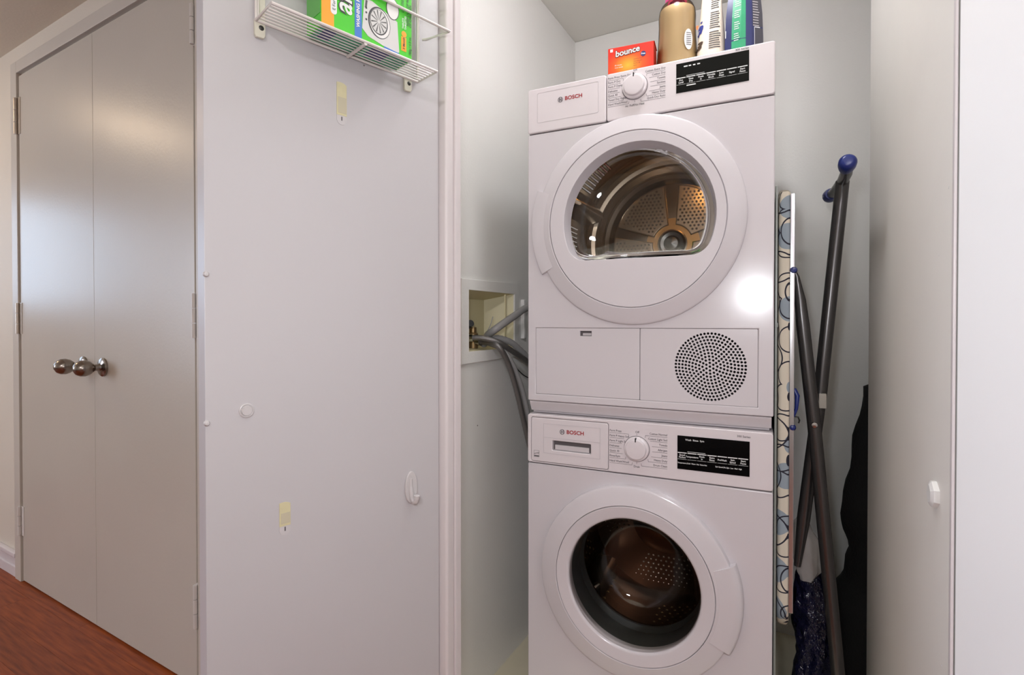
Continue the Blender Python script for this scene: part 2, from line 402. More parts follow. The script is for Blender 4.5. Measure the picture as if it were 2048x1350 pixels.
def knob(parent, x, z):
    k = H(MB().lathe([(0, -0.003), (0.030, -0.003), (0.033, 0.0), (0.033, -0.006), (0.028, -0.010), (0.014, -0.013), (0.0115, -0.020), (0.011, -0.032)], (x, 0, z), 32)).build('knob_rosette', 'nickel', parent)
    H(MB().lathe([(0.011, -0.028), (0.017, -0.034), (0.0245, -0.044), (0.0285, -0.057), (0.0275, -0.070), (0.021, -0.082), (0.010, -0.089), (0, -0.090)], (x, 0, z), 32)).build('knob_handle', 'nickel', k)
def hinge(parent, x, z, h, side, m='hinge_metal'):
    o = H(MB().box(x - 0.002, x + 0.03 * side if side > 0 else x + 0.002, -0.0022, 0.004, z, z + h) if side > 0 else MB().box(x - 0.008, x + 0.002, -0.0022, 0.004, z, z + h)).build('hinge_leaf', m, parent, smooth=0)
    for i in range(3):
        H(MB().lathe([(0, 0.001), (0.0062, 0.001), (0.0065, 0.003), (0.0065, h / 3 - 0.003), (0.0062, h / 3 - 0.001), (0, h / 3 - 0.001)], (x, -0.0075, z + i * h / 3), 14, 'z')).build('hinge_knuckle', m, o)
SEAM = -1.546
d1 = H(MB().box(-2.2125, SEAM - 0.0008, 0, 0.035, 0.008, 2.150, 0.0015)).build('door_1', 'door_beige'); struct(d1, 'beige slab leaf of the double doors hung beside the baseboard', 'door')
d2 = H(MB().box(SEAM + 0.0008, -0.899, 0, 0.035, 0.008, 2.150, 0.0015)).build('door_2', 'door_beige'); struct(d2, 'beige slab leaf of the double doors next to the laundry closet', 'door')
knob(d1, -1.628, 0.951); knob(d2, -1.476, 0.951)
for z, h, m in ((1.905, 0.155, 'hinge_metal'), (1.06, 0.132, 'hinge_metal'), (0.20, 0.125, 'painted_metal')): hinge(d1, -2.226, z, h, 1, m)
for z, h in ((1.935, 0.12), (1.063, 0.135), (0.192, 0.132)): hinge(d2, -0.8905, z, h, -1, 'painted_metal')

# remaining hall shell and its light sources, inferred and added
struct(MB().box(0.19, 1.7, 0.945, 1.0, 0, CEIL).build('wall_hall_right', 'hall_paint', smooth=0), 'beige hallway wall to the right of the closet', 'wall')
struct(MB().box(-4.8, 1.7, -2.65, -2.6, 0, CEIL).build('wall_opposite', 'hall_paint', smooth=0), 'beige hallway wall opposite the closet', 'wall')
struct(MB().box(1.7, 1.75, -2.6, 1.0, 0, CEIL).build('wall_end', 'hall_paint', smooth=0), 'beige end wall of the hallway', 'wall')
WIN = ((-0.02, 0.80, 1.18, 1.98, 'window_glow', 'small white framed window at the far end of the hallway'), (-2.45, -0.95, 0.75, 2.05, 'daylight', 'large white framed window facing the open closet door'))  # large window is added, unseen, to brighten the right leaf
struct(plate([(-2.6, 0), (1.2, 0), (1.2, CEIL), (-2.6, CEIL)], [[(a, c), (b, c), (b, d), (a, d)] for a, b, c, d, _, _ in WIN], -4.7, -4.78, 0, 'yz').build('wall_window', 'hall_paint', smooth=0), 'beige end wall with the hallway windows', 'wall')
for k, (a, b, c, d, gm, lab) in enumerate(WIN):
    wn = plate([(a, c), (b, c), (b, d), (a, d)], [[(a + 0.04, c + 0.04), (b - 0.04, c + 0.04), (b - 0.04, d - 0.04), (a + 0.04, d - 0.04)]], -4.69, -4.76, 0, 'yz').build('window_%d' % (k + 1), 'trim_paint', smooth=0)
    struct(wn, lab, 'window')
    MB().box(-4.74, -4.735, a + 0.04, b - 0.04, c + 0.04, d - 0.04).build('pane', gm, wn, smooth=0)
for lx, ly, gm, lab in ((-3.5, 0.22, 'lamp_glow', 'round flush ceiling lamp near the hallway window'), (0.5, -1.5, 'lamp_bright', 'round flush ceiling lamp facing the laundry closet')):  # second lamp is added behind the camera to fill the closet
    lp = tag(empty('ceiling_lamp', (lx, ly, CEIL)), lab, 'lamp')
    MB().lathe([(0, 0), (0.17, 0), (0.17, -0.022), (0.155, -0.026)], (0, 0, 0), 40, 'z').build('lamp_base', 'white_plastic', lp)
    MB().lathe([(0.155, -0.024), (0.145, -0.05), (0.10, -0.072), (0.05, -0.08), (0, -0.082)], (0, 0, 0), 40, 'z').build('lamp_shade', gm, lp)

lp = tag(empty('closet_lamp', (-0.25, 1.15, CEIL + 0.001)), 'small round dome lamp on the laundry closet ceiling', 'lamp')  # added above the view to lift the closet walls
MB().lathe([(0, 0), (0.11, 0), (0.11, -0.015), (0.10, -0.018)], (0, 0, 0), 40, 'z').build('lamp_base', 'white_plastic', lp)
MB().lathe([(0.10, -0.016), (0.096, -0.045), (0.075, -0.075), (0.04, -0.09), (0, -0.095)], (0, 0, 0), 40, 'z').build('lamp_shade', 'lamp_closet', lp)
# closet jamb
j = MB().box(-0.722, -0.655, 0.955, 0.976, 0, CEIL - 0.02, 0.002)
j.box(-0.708, -0.6585, 0.927, 0.956, 0, CEIL - 0.02, 0.006, 3)
struct(j.build('trim_4', 'trim_paint'), 'white painted jamb at the hinge side of the open closet door', 'trim')
struct(MB().box(-0.86, -0.70, 0.957, 0.992, 0, CEIL).build('wall_return', 'wall_paint', smooth=0), 'narrow wall return behind the closet jamb', 'wall')

# ------------------------------------------------------------------ open closet door leaves
OM = Matrix.Translation((-0.6756, 0.923, 0)) @ Matrix.Rotation(R(73.5), 4, 'Z')
def O(mb): return mb.xf(OM)
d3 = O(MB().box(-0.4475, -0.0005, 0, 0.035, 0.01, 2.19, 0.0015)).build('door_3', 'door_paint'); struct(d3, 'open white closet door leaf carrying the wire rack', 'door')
for z in (1.1857, 0.9564):
    O(MB().lathe([(0.0, -0.004), (0.003, -0.0035), (0.0045, -0.001), (0.0045, 0.001)], (-0.4455, 0, z), 14)).build('catch_pin', 'hook_white', d3)
O(MB().lathe([(0, -0.0007), (0.0016, -0.0005), (0.0016, 0)], (-0.1753, 0, 1.5956), 8)).build('nail_hole', 'dirt_dark', d3)
RM = Matrix.Translation((0.187, 0.914, 0)) @ Matrix.Rotation(R(-73.5), 4, 'Z')
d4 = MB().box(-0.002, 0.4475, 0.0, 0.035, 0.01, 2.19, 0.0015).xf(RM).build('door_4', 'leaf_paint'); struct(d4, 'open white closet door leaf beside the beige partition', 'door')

# round cover plug on the door
pl = tag(O(MB().lathe([(0.0, -0.0035), (0.0078, -0.0035), (0.0082, -0.002), (0.0084, -0.0012), (0.0102, -0.0022), (0.0115, -0.0016), (0.0118, 0.0)], (0, 0, 0), 36)).build('knob_hole_plug', 'hook_white'), 'small round white plug in the open closet door', 'plug')
def reorigin(o, p):
    d = Vector(p); o.data.transform(Matrix.Translation(-d)); o.location = d; return o
pl.data.transform(Matrix.Translation(OM.to_3x3() @ Vector((-0.3876, 0, 0.9692))))
# adhesive strips left on the door
def strip(x0, x1, z0, zm, z1, label):
    e = tag(empty('adhesive_strip', OM @ Vector(((x0 + x1) / 2, 0, z0)), 73.5), label, 'adhesive strip')
    hw = (x1 - x0) / 2; h = z1 - z0; hm = zm - z0
    top = [(-hw, hm), (hw, hm), (hw, h - 0.0035), (hw * .5, h - 0.001), (0, h), (-hw * .6, h - 0.0002), (-hw, h - 0.001)]
    plate(top, [], -0.0012, 0.0).build('foam_pad', 'tape_yellow', e, smooth=0)
    plate([(-hw * .75, hm + 0.004), (hw * .9, hm + 0.004), (hw * .9, hm + (h - hm) * 0.55), (-hw * .75, hm + (h - hm) * 0.55)], [], -0.0016, -0.0011).build('adhesive_patch', 'tape_inner', e, smooth=0)
    tab = [(hw, hm)] + [(hw * math.cos(a), hw + hw * math.sin(a)) for a in [-pi * i / 12 for i in range(13)]] + [(-hw, hm)]
    plate(tab, [], -0.0008, 0.0).build('pull_tab', 'tape_tab', e, smooth=0)
    plate([(-0.001, hw * .8), (0.0012, hw * .8), (0.0012, hw * .8 + 0.007), (-0.001, hw * .8 + 0.007)], [], -0.0011, -0.0008).build('tab_mark', 'print_grey', e, smooth=0)
strip(-0.2307, -0.2115, 1.472, 1.489, 1.5487, 'yellowed adhesive strip on the open door just below the wire rack')
strip(-0.3362, -0.3178, 0.750, 0.766, 0.8065, 'yellowed adhesive strip on the lower part of the open door')
# utility hook
hk = tag(empty('utility_hook', OM @ Vector((-0.0733, 0, 0.7438)), 73.5), 'white oval plastic hook stuck to the open door', 'hook')
el = [(0.0145 * math.cos(a), 0.0325 + 0.0325 * math.sin(a)) for a in [2 * pi * i / 40 for i in range(40)]]
plate(el, [], -0.005, 0.0, 0.0015).build('back_plate', 'hook_white', hk)
MB().tube(smooth_path([(-0.002, -0.004, 0.050), (-0.002, -0.005, 0.03), (-0.001, -0.007, 0.012), (0.001, -0.011, 0.005), (0.003, -0.015, 0.007), (0.004, -0.017, 0.019)]), [0.0035] * 6 + [0.0045] * 12 + [0.0055] * 8 + [0.006] * 4 + [0.0035], 12).build('hook_arm', 'hook_white', hk)

# ------------------------------------------------------------------ wire rack and cleaner box on the door
rk = tag(empty('wire_rack', OM @ Vector((-0.215, 0, 1.575)), 73.5), 'white coated wire rack screwed to the open door', 'wire rack')
def P(x, y, z): return (x + 0.215, y, z - 1.575)
X0, X1, YB, YF, ZS = -0.372, -0.0575, -0.006, -0.07, 1.600
def wire(name, pts, r, par=rk, n=10): return MB().tube([P(*p) for p in pts], r, n).build(name, 'wire_white', par)
wire('bottom_frame', [(X0, YB, ZS), (X0, YF, ZS + 0.001), (X1, YF, ZS), (X1, YB, ZS), (X0, YB, ZS)], 0.0026)
for i in range(6):
    y = YB + (YF - YB) * (i + 1) / 7; wire('shelf_wire', [(X0, y, ZS + 0.001), (X1, y, ZS + 0.001)], 0.0013, n=8)
wire('cross_bar', [(-0.212, YF - 0.001, ZS - 0.003), (-0.212, YB, ZS - 0.003)], 0.0030)
for z in (1.690, 1.78):
    wire('guard_rail', [(-0.0464, YB, z), (-0.0464 + 0.006, -0.012, z), (-0.026, YF, z), (-0.385, YF, z), (-0.372, YB, z)], 0.0026)
for x in (X0, -0.0587):
    wire('upright', [(x, YB, ZS), (x, YB, 1.80)], 0.0021)
    wire('upright', [(x + 0.0035, YB, ZS), (x + 0.0035, YB, 1.80)], 0.0014)
for x in (-0.3655, -0.0805):
    ot = [(-0.0085, 0.0), (-0.0085, -0.024), (-0.006, -0.028), (0.006, -0.027), (0.0085, -0.023), (0.0085, 0.0)]
    b = plate([(x + 0.215 + a, ZS + 0.002 - 1.575 + c) for a, c in ot], [], -0.006, 0, 0.0012).build('mount_clip', 'bracket_cream', rk)
    MB().lathe([(0, -0.0075), (0.003, -0.0072), (0.0042, -0.006), (0.0042, -0.004)], (x + 0.215 + 0.002, 0, 1.5905 - 1.575), 16).build('screw', 'screw_dark', b)
plate([(-0.3695 + 0.215, 0.027), (-0.3565 + 0.215, 0.027), (-0.3565 + 0.215, 0.225), (-0.3695 + 0.215, 0.225)], [], -0.003, 0).build('back_strap', 'bracket_cream', rk, smooth=0)

BXW, BXH, BXD = 0.178, 0.205, 0.054
bx = tag(empty('cleaner_box', OM @ Vector((-0.291, -0.066, ZS + 0.0026)), 73.5), 'bright green washing machine cleaner carton standing in the wire rack', 'box')
MB().box(0, BXW, 0, BXD, 0, BXH, 0.0008, 1).build('carton', 'green_box', bx, smooth=0)
def pr(name, pts, m, y=-0.0004, par=bx): return plate(pts, [], y, y + 0.0003).build(name, m, par, smooth=0)
def rect(x0, x1, z0, z1): return [(x0, z0), (x1, z0), (x1, z1), (x0, z1)]
MB().box(-0.0006, -0.0001, 0.002, BXD - 0.002, 0.02, BXH - 0.002).build('side_print', 'green_box_side', bx, smooth=0)
MB().add([(-0.0008, 0.012 + 0.011 * math.cos(a) + 0.012, 0.075 + 0.016 * math.sin(a)) for a in [2 * pi * i / 20 for i in range(20)]], [tuple(range(20))]).build('side_leaf_print', 'green_box', bx, smooth=0)
MB().box(0.004, BXW - 0.004, 0.004, BXD - 0.004, -0.0005, -0.0001).build('base_print', 'green_stripe', bx, smooth=0)
for a, b, c, d in ((0.012, 0.032, 0.010, 0.044), (0.10, 0.135, 0.006, 0.046)): MB().box(a, b, c, d, -0.0010, -0.0005).build('base_label', 'navy_print', bx, smooth=0)
pr('orange_band', [(0.0006, 0.0), (0.0225, 0.0), (0.0225, BXH), (0.0006, BXH)], 'orange_band')
pr('white_pill', rrect(0.0165, 0.0275, 0.024, 0.11, 0.0054), 'print_white', -0.0008)
t = MB(); put_text(t, 'E Formulated', 0.0078, 0.0222, -0.0012, 0.031, 'LEFT', 0, pi / 2); t.build('pill_text', 'machine_dark', bx, smooth=0)
t = MB(); put_text(t, 'affresh', 0.047, 0.0405, -0.0007, 0.0320, 'LEFT', 0.0028, pi / 2, 0.15, 0.92, 4); t.build('brand_outline', 'machine_dark', bx, smooth=0)
t = MB(); put_text(t, 'affresh', 0.047, 0.0401, -0.0012, 0.0330, 'LEFT', 0.0007, pi / 2, 0.15, 0.92, 4); t.build('brand_text', 'print_white', bx, smooth=0)
pr('blue_band', rect(0.0605, 0.0740, 0.0, BXH), 'blue_band')
t = MB(); put_text(t, 'WASHING MACHINE', 0.0088, 0.0670, -0.0009, 0.020, 'LEFT', 0.0003, pi / 2)
t.build('band_text', 'print_white', bx, smooth=0)
mc = pr('machine_picture', [(0.0745, 0.022), (0.079, 0.075), (0.094, 0.0765), (0.146, 0.060), (0.150, 0.006), (0.140, 0.0015), (0.086, 0.012)], 'machine_grey', -0.0005)
def ell(cx, cz, rx, rz, rot=0.0, n=40):
    return [(cx + rx * math.cos(a) * math.cos(rot) - rz * math.sin(a) * math.sin(rot), cz + rx * math.cos(a) * math.sin(rot) + rz * math.sin(a) * math.cos(rot)) for a in [2 * pi * i / n for i in range(n)]]
pr('picture_ring', ell(0.1085, 0.0435, 0.0225, 0.0275), 'machine_dark', -0.0007, mc)
pr('picture_ring', ell(0.1095, 0.0430, 0.0205, 0.0255), 'machine_light', -0.0009, mc)
pr('picture_drum', ell(0.1075, 0.0445, 0.0180, 0.0225), 'machine_dark', -0.0011, mc)
pr('picture_drum', ell(0.1070, 0.0450, 0.0165, 0.0210), 'machine_grey', -0.0013, mc)
sp = MB()
for i in range(12):
    a = 2 * pi * i / 12 + 0.2; ca, sa = math.cos(a), math.sin(a)
    sp.add([(0.107 + 0.003 * ca - 0.0002 * sa, -0.0015, 0.045 + 0.003 * sa + 0.0004 * ca), (0.107 + 0.003 * ca + 0.0002 * sa, -0.0015, 0.045 + 0.003 * sa - 0.0004 * ca), (0.107 + 0.0155 * ca + 0.0012 * sa, -0.0015, 0.045 + 0.02 * sa - 0.0012 * ca), (0.107 + 0.0155 * ca - 0.0012 * sa, -0.0015, 0.045 + 0.02 * sa + 0.0012 * ca)], [(0, 1, 2, 3)])
sp.build('picture_spokes', 'hub_grey', mc, smooth=0)
pr('picture_panel', [(0.0797, 0.060), (0.0835, 0.060), (0.0850, 0.0735), (0.0812, 0.0730)], 'hub_grey', -0.0009, mc)
pr('picture_lid', ell(0.136, 0.0795, 0.0135, 0.0195), 'machine_dark', -0.0009, mc)
pr('picture_lid', ell(0.136, 0.0795, 0.0122, 0.0182), 'machine_light', -0.0011, mc)
for k, z in enumerate((0.040, 0.052, 0.060)): pr('picture_button', circle(0.0825, z, 0.0018, 12), 'machine_dark', -0.0009, mc)
pr('orange_tag', rect(0.1545, 0.1655, 0.012, 0.038), 'orange_band')
pr('orange_dot', circle(0.1605, 0.0435, 0.0055, 20), 'orange_band')
pr('blue_foot', [(0.118, 0.0), (0.150, 0.0), (0.150, 0.004), (0.118, 0.006)], 'blue_band', -0.0009)
t = MB()
for q, (s_, zz, x_) in enumerate((('CAUTION: EYE IRRITANT', 0.082, 0.158), ('KEEP OUT OF REACH', 0.062, 0.1685), ('OF CHILDREN', 0.060, 0.1740), ('3 Month', 0.015, 0.160), ('180g / 6.3 oz', 0.008, 0.1735))):
    put_text(t, s_, 0.0066, x_, -0.0010, zz, 'LEFT', 0.0001, pi / 2)
t.build('small_text', 'machine_dark', bx, smooth=0)
t = MB(); put_text(t, 'TABLETS', 0.0050, 0.158, -0.0010, 0.0525, 'LEFT', 0.0001, pi / 2); put_text(t, 'TABLETTES', 0.0050, 0.1635, -0.0010, 0.0525, 'LEFT', 0.0001, pi / 2); t.build('white_small_text', 'print_white', bx, smooth=0)['kind'] = 'stuff'

# ------------------------------------------------------------------ appliances
AX, AY, AR = -0.648, 1.290, 2.7
WD = 0.598
def seg_arc(cx, cz, r, a0, a1, n): return [(cx + r * math.cos(a0 + (a1 - a0) * i / n), cz + r * math.sin(a0 + (a1 - a0) * i / n)) for i in range(n + 1)]

def emblem(parent, x, z, s):
    """ring with an armature bar inside, then the red brand word"""
    mb = MB().lathe([(0.0068, -0.0009), (0.0057, -0.0009), (0.0057, -0.0002), (0.0068, -0.0002), (0.0068, -0.0009)], (x, 0, z), 32)
    mb.box(x - 0.0036, x - 0.0024, -0.0009, 0, z - 0.0046, z + 0.0046); mb.box(x + 0.0024, x + 0.0036, -0.0009, 0, z - 0.0046, z + 0.0046)
    mb.box(x - 0.0026, x + 0.0026, -0.0009, 0, z + 0.0008, z + 0.0018); mb.box(x - 0.0026, x + 0.0026, -0.0009, 0, z - 0.0018, z - 0.0008)
    mb.build('brand_emblem', 'print_grey', parent, smooth=0)
    t = MB(); put_text(t, 'BOSCH', 0.0138, x + 0.0120, -0.0006, z + 0.0004, 'LEFT', 0.00035, 0, 0, 1.06, 3); t.build('brand_word', 'brand_red', parent, smooth=0)

def dial(parent, cx, cz, left, right, bottom, lines_x):
    kb = MB().lathe([(0, -0.0165), (0.0205, -0.0165), (0.0235, -0.0158), (0.0245, -0.0145), (0.0255, -0.0085), (0.0290, -0.0075), (0.0302, -0.006), (0.0305, -0.001), (0.0305, 0)], (cx, 0, cz), 48).build('program_knob', 'fascia_white', parent, 25)
    MB().box(cx - 0.0011, cx + 0.0011, -0.0170, -0.0075, cz + 0.0190, cz + 0.0288).build('knob_pointer', 'black_gloss', kb, smooth=0)
    MB().lathe([(0.0318, -0.0004), (0.0308, -0.0004), (0.0308, 0.0002), (0.0318, 0.0002)], (cx, 0, cz), 48).build('knob_gap', 'seam_dark', parent)
    t = MB(); n = len(left); lx0, lx1, rx0, rx1, zt, zb = lines_x
    def ln(x0, z0, x1, z1, w=0.00035):
        d = Vector((x1 - x0, z1 - z0)); d.normalize(); p = (-d.y * w, d.x * w)
        t.add([(x0 + p[0], -0.0004, z0 + p[1]), (x0 - p[0], -0.0004, z0 - p[1]), (x1 - p[0], -0.0004, z1 - p[1]), (x1 + p[0], -0.0004, z1 + p[1])], [(0, 1, 2, 3)])
    for i, s_ in enumerate(left):
        z = zt + (zb - zt) * i / (n - 1)
        put_text(t, s_, 0.0072, lx0, -0.0004, z, 'LEFT', 0.00008, 0, 0, 0.92)
        a = math.asin(max(-0.95, min(0.95, (z - 0.005 - cz) / 0.042))); ex = cx - 0.038 * math.cos(a)
        ln(lx0, z - 0.0055, ex, z - 0.0055)
        if abs(z - 0.0055 - cz) > 0.024: ln(ex, z - 0.0055, ex + 0.0008, z - 0.0055 + (0.006 if z < cz else -0.006))
    for i, s_ in enumerate(right):
        z = zt + (zb - zt) * i / (n - 1)
        put_text(t, s_, 0.0072, rx1, -0.0004, z, 'RIGHT', 0.00008, 0, 0, 0.92)
        a = math.asin(max(-0.95, min(0.95, (z - 0.005 - cz) / 0.042))); ex = cx + 0.038 * math.cos(a)
        ln(ex, z - 0.0055, rx1, z - 0.0055)
        if abs(z - 0.0055 - cz) > 0.024: ln(ex, z - 0.0055, ex - 0.0008, z - 0.0055 + (0.006 if z < cz else -0.006))
    put_text(t, 'Off', 0.0072, cx + 0.001, -0.0004, cz + 0.041, 'CENTER', 0.00008); ln(cx, cz + 0.033, cx, cz + 0.037)
    put_text(t, bottom, 0.0072, cx, -0.0004, cz - 0.0445, 'CENTER', 0.00008, 0, 0, 0.92); ln(cx, cz - 0.033, cx, cz - 0.038)
    t.build('program_print', 'print_grey', parent, smooth=0)

def display(parent, x0, x1, z0, z1, top, words, lows):
    d = plate(rect(x0, x1, z0, z1), [], -0.0012, 0.0005, 0.0003).build('display', 'black_gloss', parent, smooth=0)
    t = MB(); y = -0.0016; h = z1 - z0; wdt = x1 - x0
    if isinstance(top, str): put_text(t, top, 0.0058, x0 + wdt * 0.115, y, z1 - 0.009, 'LEFT', 0.0001)
    else:
        for fa, fb__ in top: t.box(x0 + wdt * fa, x0 + wdt * fb__, y, y + 0.0002, z1 - 0.0105, z1 - 0.0078)
    zbar = z0 + h * 0.48; n = len(words); sw = wdt * 0.985 / n
    for i, wd in enumerate(words):
        a = x0 + wdt * 0.006 + i * sw
        t.box(a, a + sw * 0.92, y, y + 0.0002, zbar, zbar + 0.0020); t.box(a, a + sw * 0.92, y, y + 0.0002, zbar - 0.0146, zbar - 0.0141)
        parts = wd.split('|')
        for q, s_ in enumerate(parts): put_text(t, s_, 0.0056, a + sw * 0.46, y, zbar - (0.0070 if len(parts) == 1 else 0.0042 + q * 0.0055), 'CENTER', 0.00012, 0, 0, 0.95)
    t.box(x0 + wdt * 0.145, x0 + wdt * 0.40, y, y + 0.0002, zbar + 0.0042, zbar + 0.0050)
    if not lows: t.box(x0 + wdt * 0.15, x0 + wdt * 0.28, y, y + 0.0002, z0 + h * 0.19, z0 + h * 0.225)
    for fx, s_ in lows: put_text(t, s_, 0.0043, x0 + wdt * fx, y, z0 + h * 0.19, 'LEFT', 0.0001, 0, 0, 0.86)
    t.build('display_print', 'print_white', d, smooth=0)['kind'] = 'stuff'

def dots_on_disc(mb, cx, cz, y, test, pitch, r, rmax):
    n = int(rmax / pitch) + 1
    for i in range(-n, n + 1):
        for k in range(-n, n + 1):
            x = (i + 0.5 * (k % 2)) * pitch; z = k * pitch * 0.866
            if test(x, z): mb.lathe([(0, -r * 0.8), (r * 0.7, -r * 0.45), (r, 0)], (cx + x, y, cz + z), 6)

# ---- dryer
dr = tag(empty('dryer', (AX, AY, 0.865), AR), 'white front loading dryer stacked on top of the washer', 'dryer')
ZO = -0.865
def S(mb): return mb.xf(Matrix.Translation((0, 0, ZO)))
DCX, DCZ = 0.286, 1.363
# cabinet: open shell so the drum can sit inside
cb = MB().box(0.0, 0.004, 0.012, 0.61, 0.902, 1.733).box(WD - 0.004, WD, 0.012, 0.61, 0.902, 1.733).box(0.004, WD - 0.004, 0.606, 0.61, 0.902, 1.733).box(0.004, WD - 0.004, 0.012, 0.606, 0.902, 0.906)
S(cb).build('cabinet', 'cabinet_side', dr, smooth=0)
S(MB().box(0.0, WD, 0.006, 0.61, 1.716, 1.735, 0.004)).build('top_panel', 'appliance_white', dr)
S(plate(rect(0.003, WD - 0.003, 0.903, 1.73), [circle(DCX, DCZ, 0.2), circle(0.464, 1.009, 0.083, 48)], 0.006, 0.012)).build('front_backing', 'seam_dark', dr, smooth=0)
fp = plate(rrect(0.0, WD, 0.900, 1.6145, 0.004), [circle(DCX, DCZ, 0.2), rect(0.0230, 0.5660, 0.9190, 1.0960)], 0.0, 0.008, 0.0025)
S(fp).build('front_panel', 'appliance_white', dr)
# control fascia (two pieces: water container drawer and programme panel)
dw = S(plate(rrect(0.0, 0.2155, 1.6175, 1.735, 0.006), [], -0.002, 0.01, 0.003)).build('container_drawer', 'fascia_white', dr)
S(plate(rrect(0.028, 0.196, 1.643, 1.722, 0.004), [rrect(0.0285, 0.1955, 1.6435, 1.7215, 0.0038)], -0.0024, -0.0018)).build('drawer_outline', 'plastic_grey', dw, smooth=0)
cp = S(plate(rrect(0.2170, WD, 1.6175, 1.735, 0.006), [], -0.002, 0.01, 0.003)).build('control_panel', 'fascia_white', dr)
g = empty('tmp_fascia'); 
def shift_children(parent, before, dz, dy):
    for o in bpy.data.objects:
        if o.name not in before and o.type == 'MESH': o.data.transform(Matrix.Translation((0, dy, dz)))
bef = {o.name for o in bpy.data.objects}
emblem(dw, 0.0935, 1.694, 1)
dial(cp, 0.288, 1.6905, ['Perm Press Extra Dry', 'Perm P Dry', 'Perm P Damp', 'Delicates', 'Quick 40', 'Timed Dry Variable', 'Hand Wash/Wool'], ['Cotton Extra Dry', 'Cotton Dry', 'Towels', 'Sanitize', 'Jeans', 'Heavy Duty', 'Quick Dry Auto'], 'Air Fluff/No Heat', (0.2205, 0.25, 0.33, 0.3615, 1.7225, 1.657))
display(cp, 0.3865, 0.545, 1.6555, 1.7245, ((0.11, 0.165), (0.18, 0.215), (0.24, 0.275), (0.30, 0.34)), ['Dry|Level', 'Time|Dry', 'Finish|in', 'Wrinkle|Block', 'Low|Heat', 'Signal', 'Start|Pause'], [])
t = MB(); put_text(t, '300 Series', 0.0068, 0.5445, -0.0005, 1.7295, 'RIGHT', 0.0001); t.build('series_print', 'print_grey', cp, smooth=0)
shift_children(cp, bef, ZO, -0.002)
bpy.data.objects.remove(g)
# service flaps
sf = S(plate(rrect(0.0235, 0.3010, 0.9195, 1.0955, 0.002), [rect(0.147, 0.178, 1.0755, 1.0885)], 0.0004, 0.008, 0.001)).build('service_flap', 'appliance_white', dr)
S(MB().box(0.146, 0.179, 0.007, 0.010, 1.0745, 1.0895)).build('latch_recess', 'seam_dark', sf, smooth=0)
S(MB().box(0.154, 0.177, 0.002, 0.007, 1.0765, 1.0830, 0.001)).build('flap_latch', 'plastic_grey', sf)
VH = []
for k in range(11):
    rr = 0.0072 * k + 0.0012; n = 1 if k == 0 else 6 * k
    if k == 10: n = 60
    for i in range(n):
        a = 2 * pi * i / n + k * 0.55; VH.append((0.464 + (0 if k == 0 else rr * 1.05 * math.cos(a)), 1.0075 + (0 if k == 0 else rr * 1.06 * math.sin(a))))
vp = S(plate(rrect(0.3025, 0.5655, 0.9195, 1.0955, 0.002), [circle(x, z, 0.0030, 8) for x, z in VH], 0.0004, 0.008)).build('vent_panel', 'appliance_white', dr, smooth=0)
S(MB().lathe([(0.083, 0.0), (0.083, 0.05), (0, 0.05)], (0.464, 0.0085, 1.0075), 40)).build('vent_duct', 'rubber_black', vp)
# plinth strip under the dryer (stacking kit)
S(MB().loft([[(x, 0.004 if z > 0.89 else 0.004 + (0.895 - z) * 0.5, z) for x in (0.004, WD - 0.004)] + [(WD - 0.004, 0.6, z), (0.004, 0.6, z)] for z in (0.8985, 0.892, 0.872)])).build('stacking_strip', 'fascia_shade', dr)
S(MB().box(0.008, WD - 0.008, 0.02, 0.6, 0.866, 0.874)).build('stacking_base', 'plastic_grey', dr, smooth=0)
# door
AH0, AH1 = pi - 0.40, pi + 0.50
door = S(MB().lathe([(0.2580, 0.001), (0.2578, -0.004), (0.2565, -0.0065), (0.2530, -0.0080), (0.2400, -0.0125), (0.2180, -0.0185), (0.2168, -0.0178), (0.2164, -0.012), (0.205, -0.010), (0.2, 0.01)], (DCX, 0, DCZ), 96)).build('door_ring', 'appliance_white', dr)
hp = [(0.2350, -0.0138), (0.2560, -0.0118), (0.2690, -0.0105), (0.2725, -0.0080), (0.2735, -0.0005), (0.2350, 0.0)]
S(MB().lathe(hp, (DCX, 0, DCZ), 28, 'y', pi - 0.365, pi + 0.475, True)).build('door_handle', 'appliance_white', door)
def dshape(cx, cz, r, zf, q, n=40):
    fx = math.sqrt((r - q) ** 2 - (zf + q - cz) ** 2); fz = zf + q; th = math.atan2(fz - cz, fx)
    pts = [(cx + r * math.cos(th + (pi - 2 * th) * i / n), cz + r * math.sin(th + (pi - 2 * th) * i / n)) for i in range(n + 1)]
    pts += [(cx - fx + q * math.cos(a), fz + q * math.sin(a)) for a in [pi - th + (pi / 2 + th) * i / 10 for i in range(1, 11)]]
    pts += [(cx + fx + q * math.cos(a), fz + q * math.sin(a)) for a in [-pi / 2 + (pi / 2 + th) * i / 10 for i in range(0, 10)]]
    return pts
D0 = dshape(0.294, 1.366, 0.185, 1.268, 0.05); D1 = dshape(0.294, 1.364, 0.178, 1.270, 0.045)
S(plate(circle(DCX, DCZ, 0.2150, 96), [D0], -0.0185, -0.008, 0.0012)).build('door_face', 'appliance_white', door)
S(MB().loft([[(x, -0.0175, z) for x, z in D0], [(x, -0.012, z) for x, z in dshape(0.294, 1.3655, 0.1835, 1.2685, 0.049)], [(x, 0.016, z) for x, z in D1]], False, False)).build('window_rim', 'plastic_grey', door)
D2 = dshape(0.294, 1.364, 0.179, 1.2695, 0.0455)
S(MB().loft([[(x, 0.0155, z) for x, z in D2]] + [[(0.294 + (x - 0.294) * k, 0.0155 + dy, 1.375 + (z - 1.375) * k) for x, z in D2] for k, dy in ((0.93, 0.02), (0.8, 0.035), (0.5, 0.045), (0.15, 0.048))], False, True)).build('window_glass', 'door_glass', door)
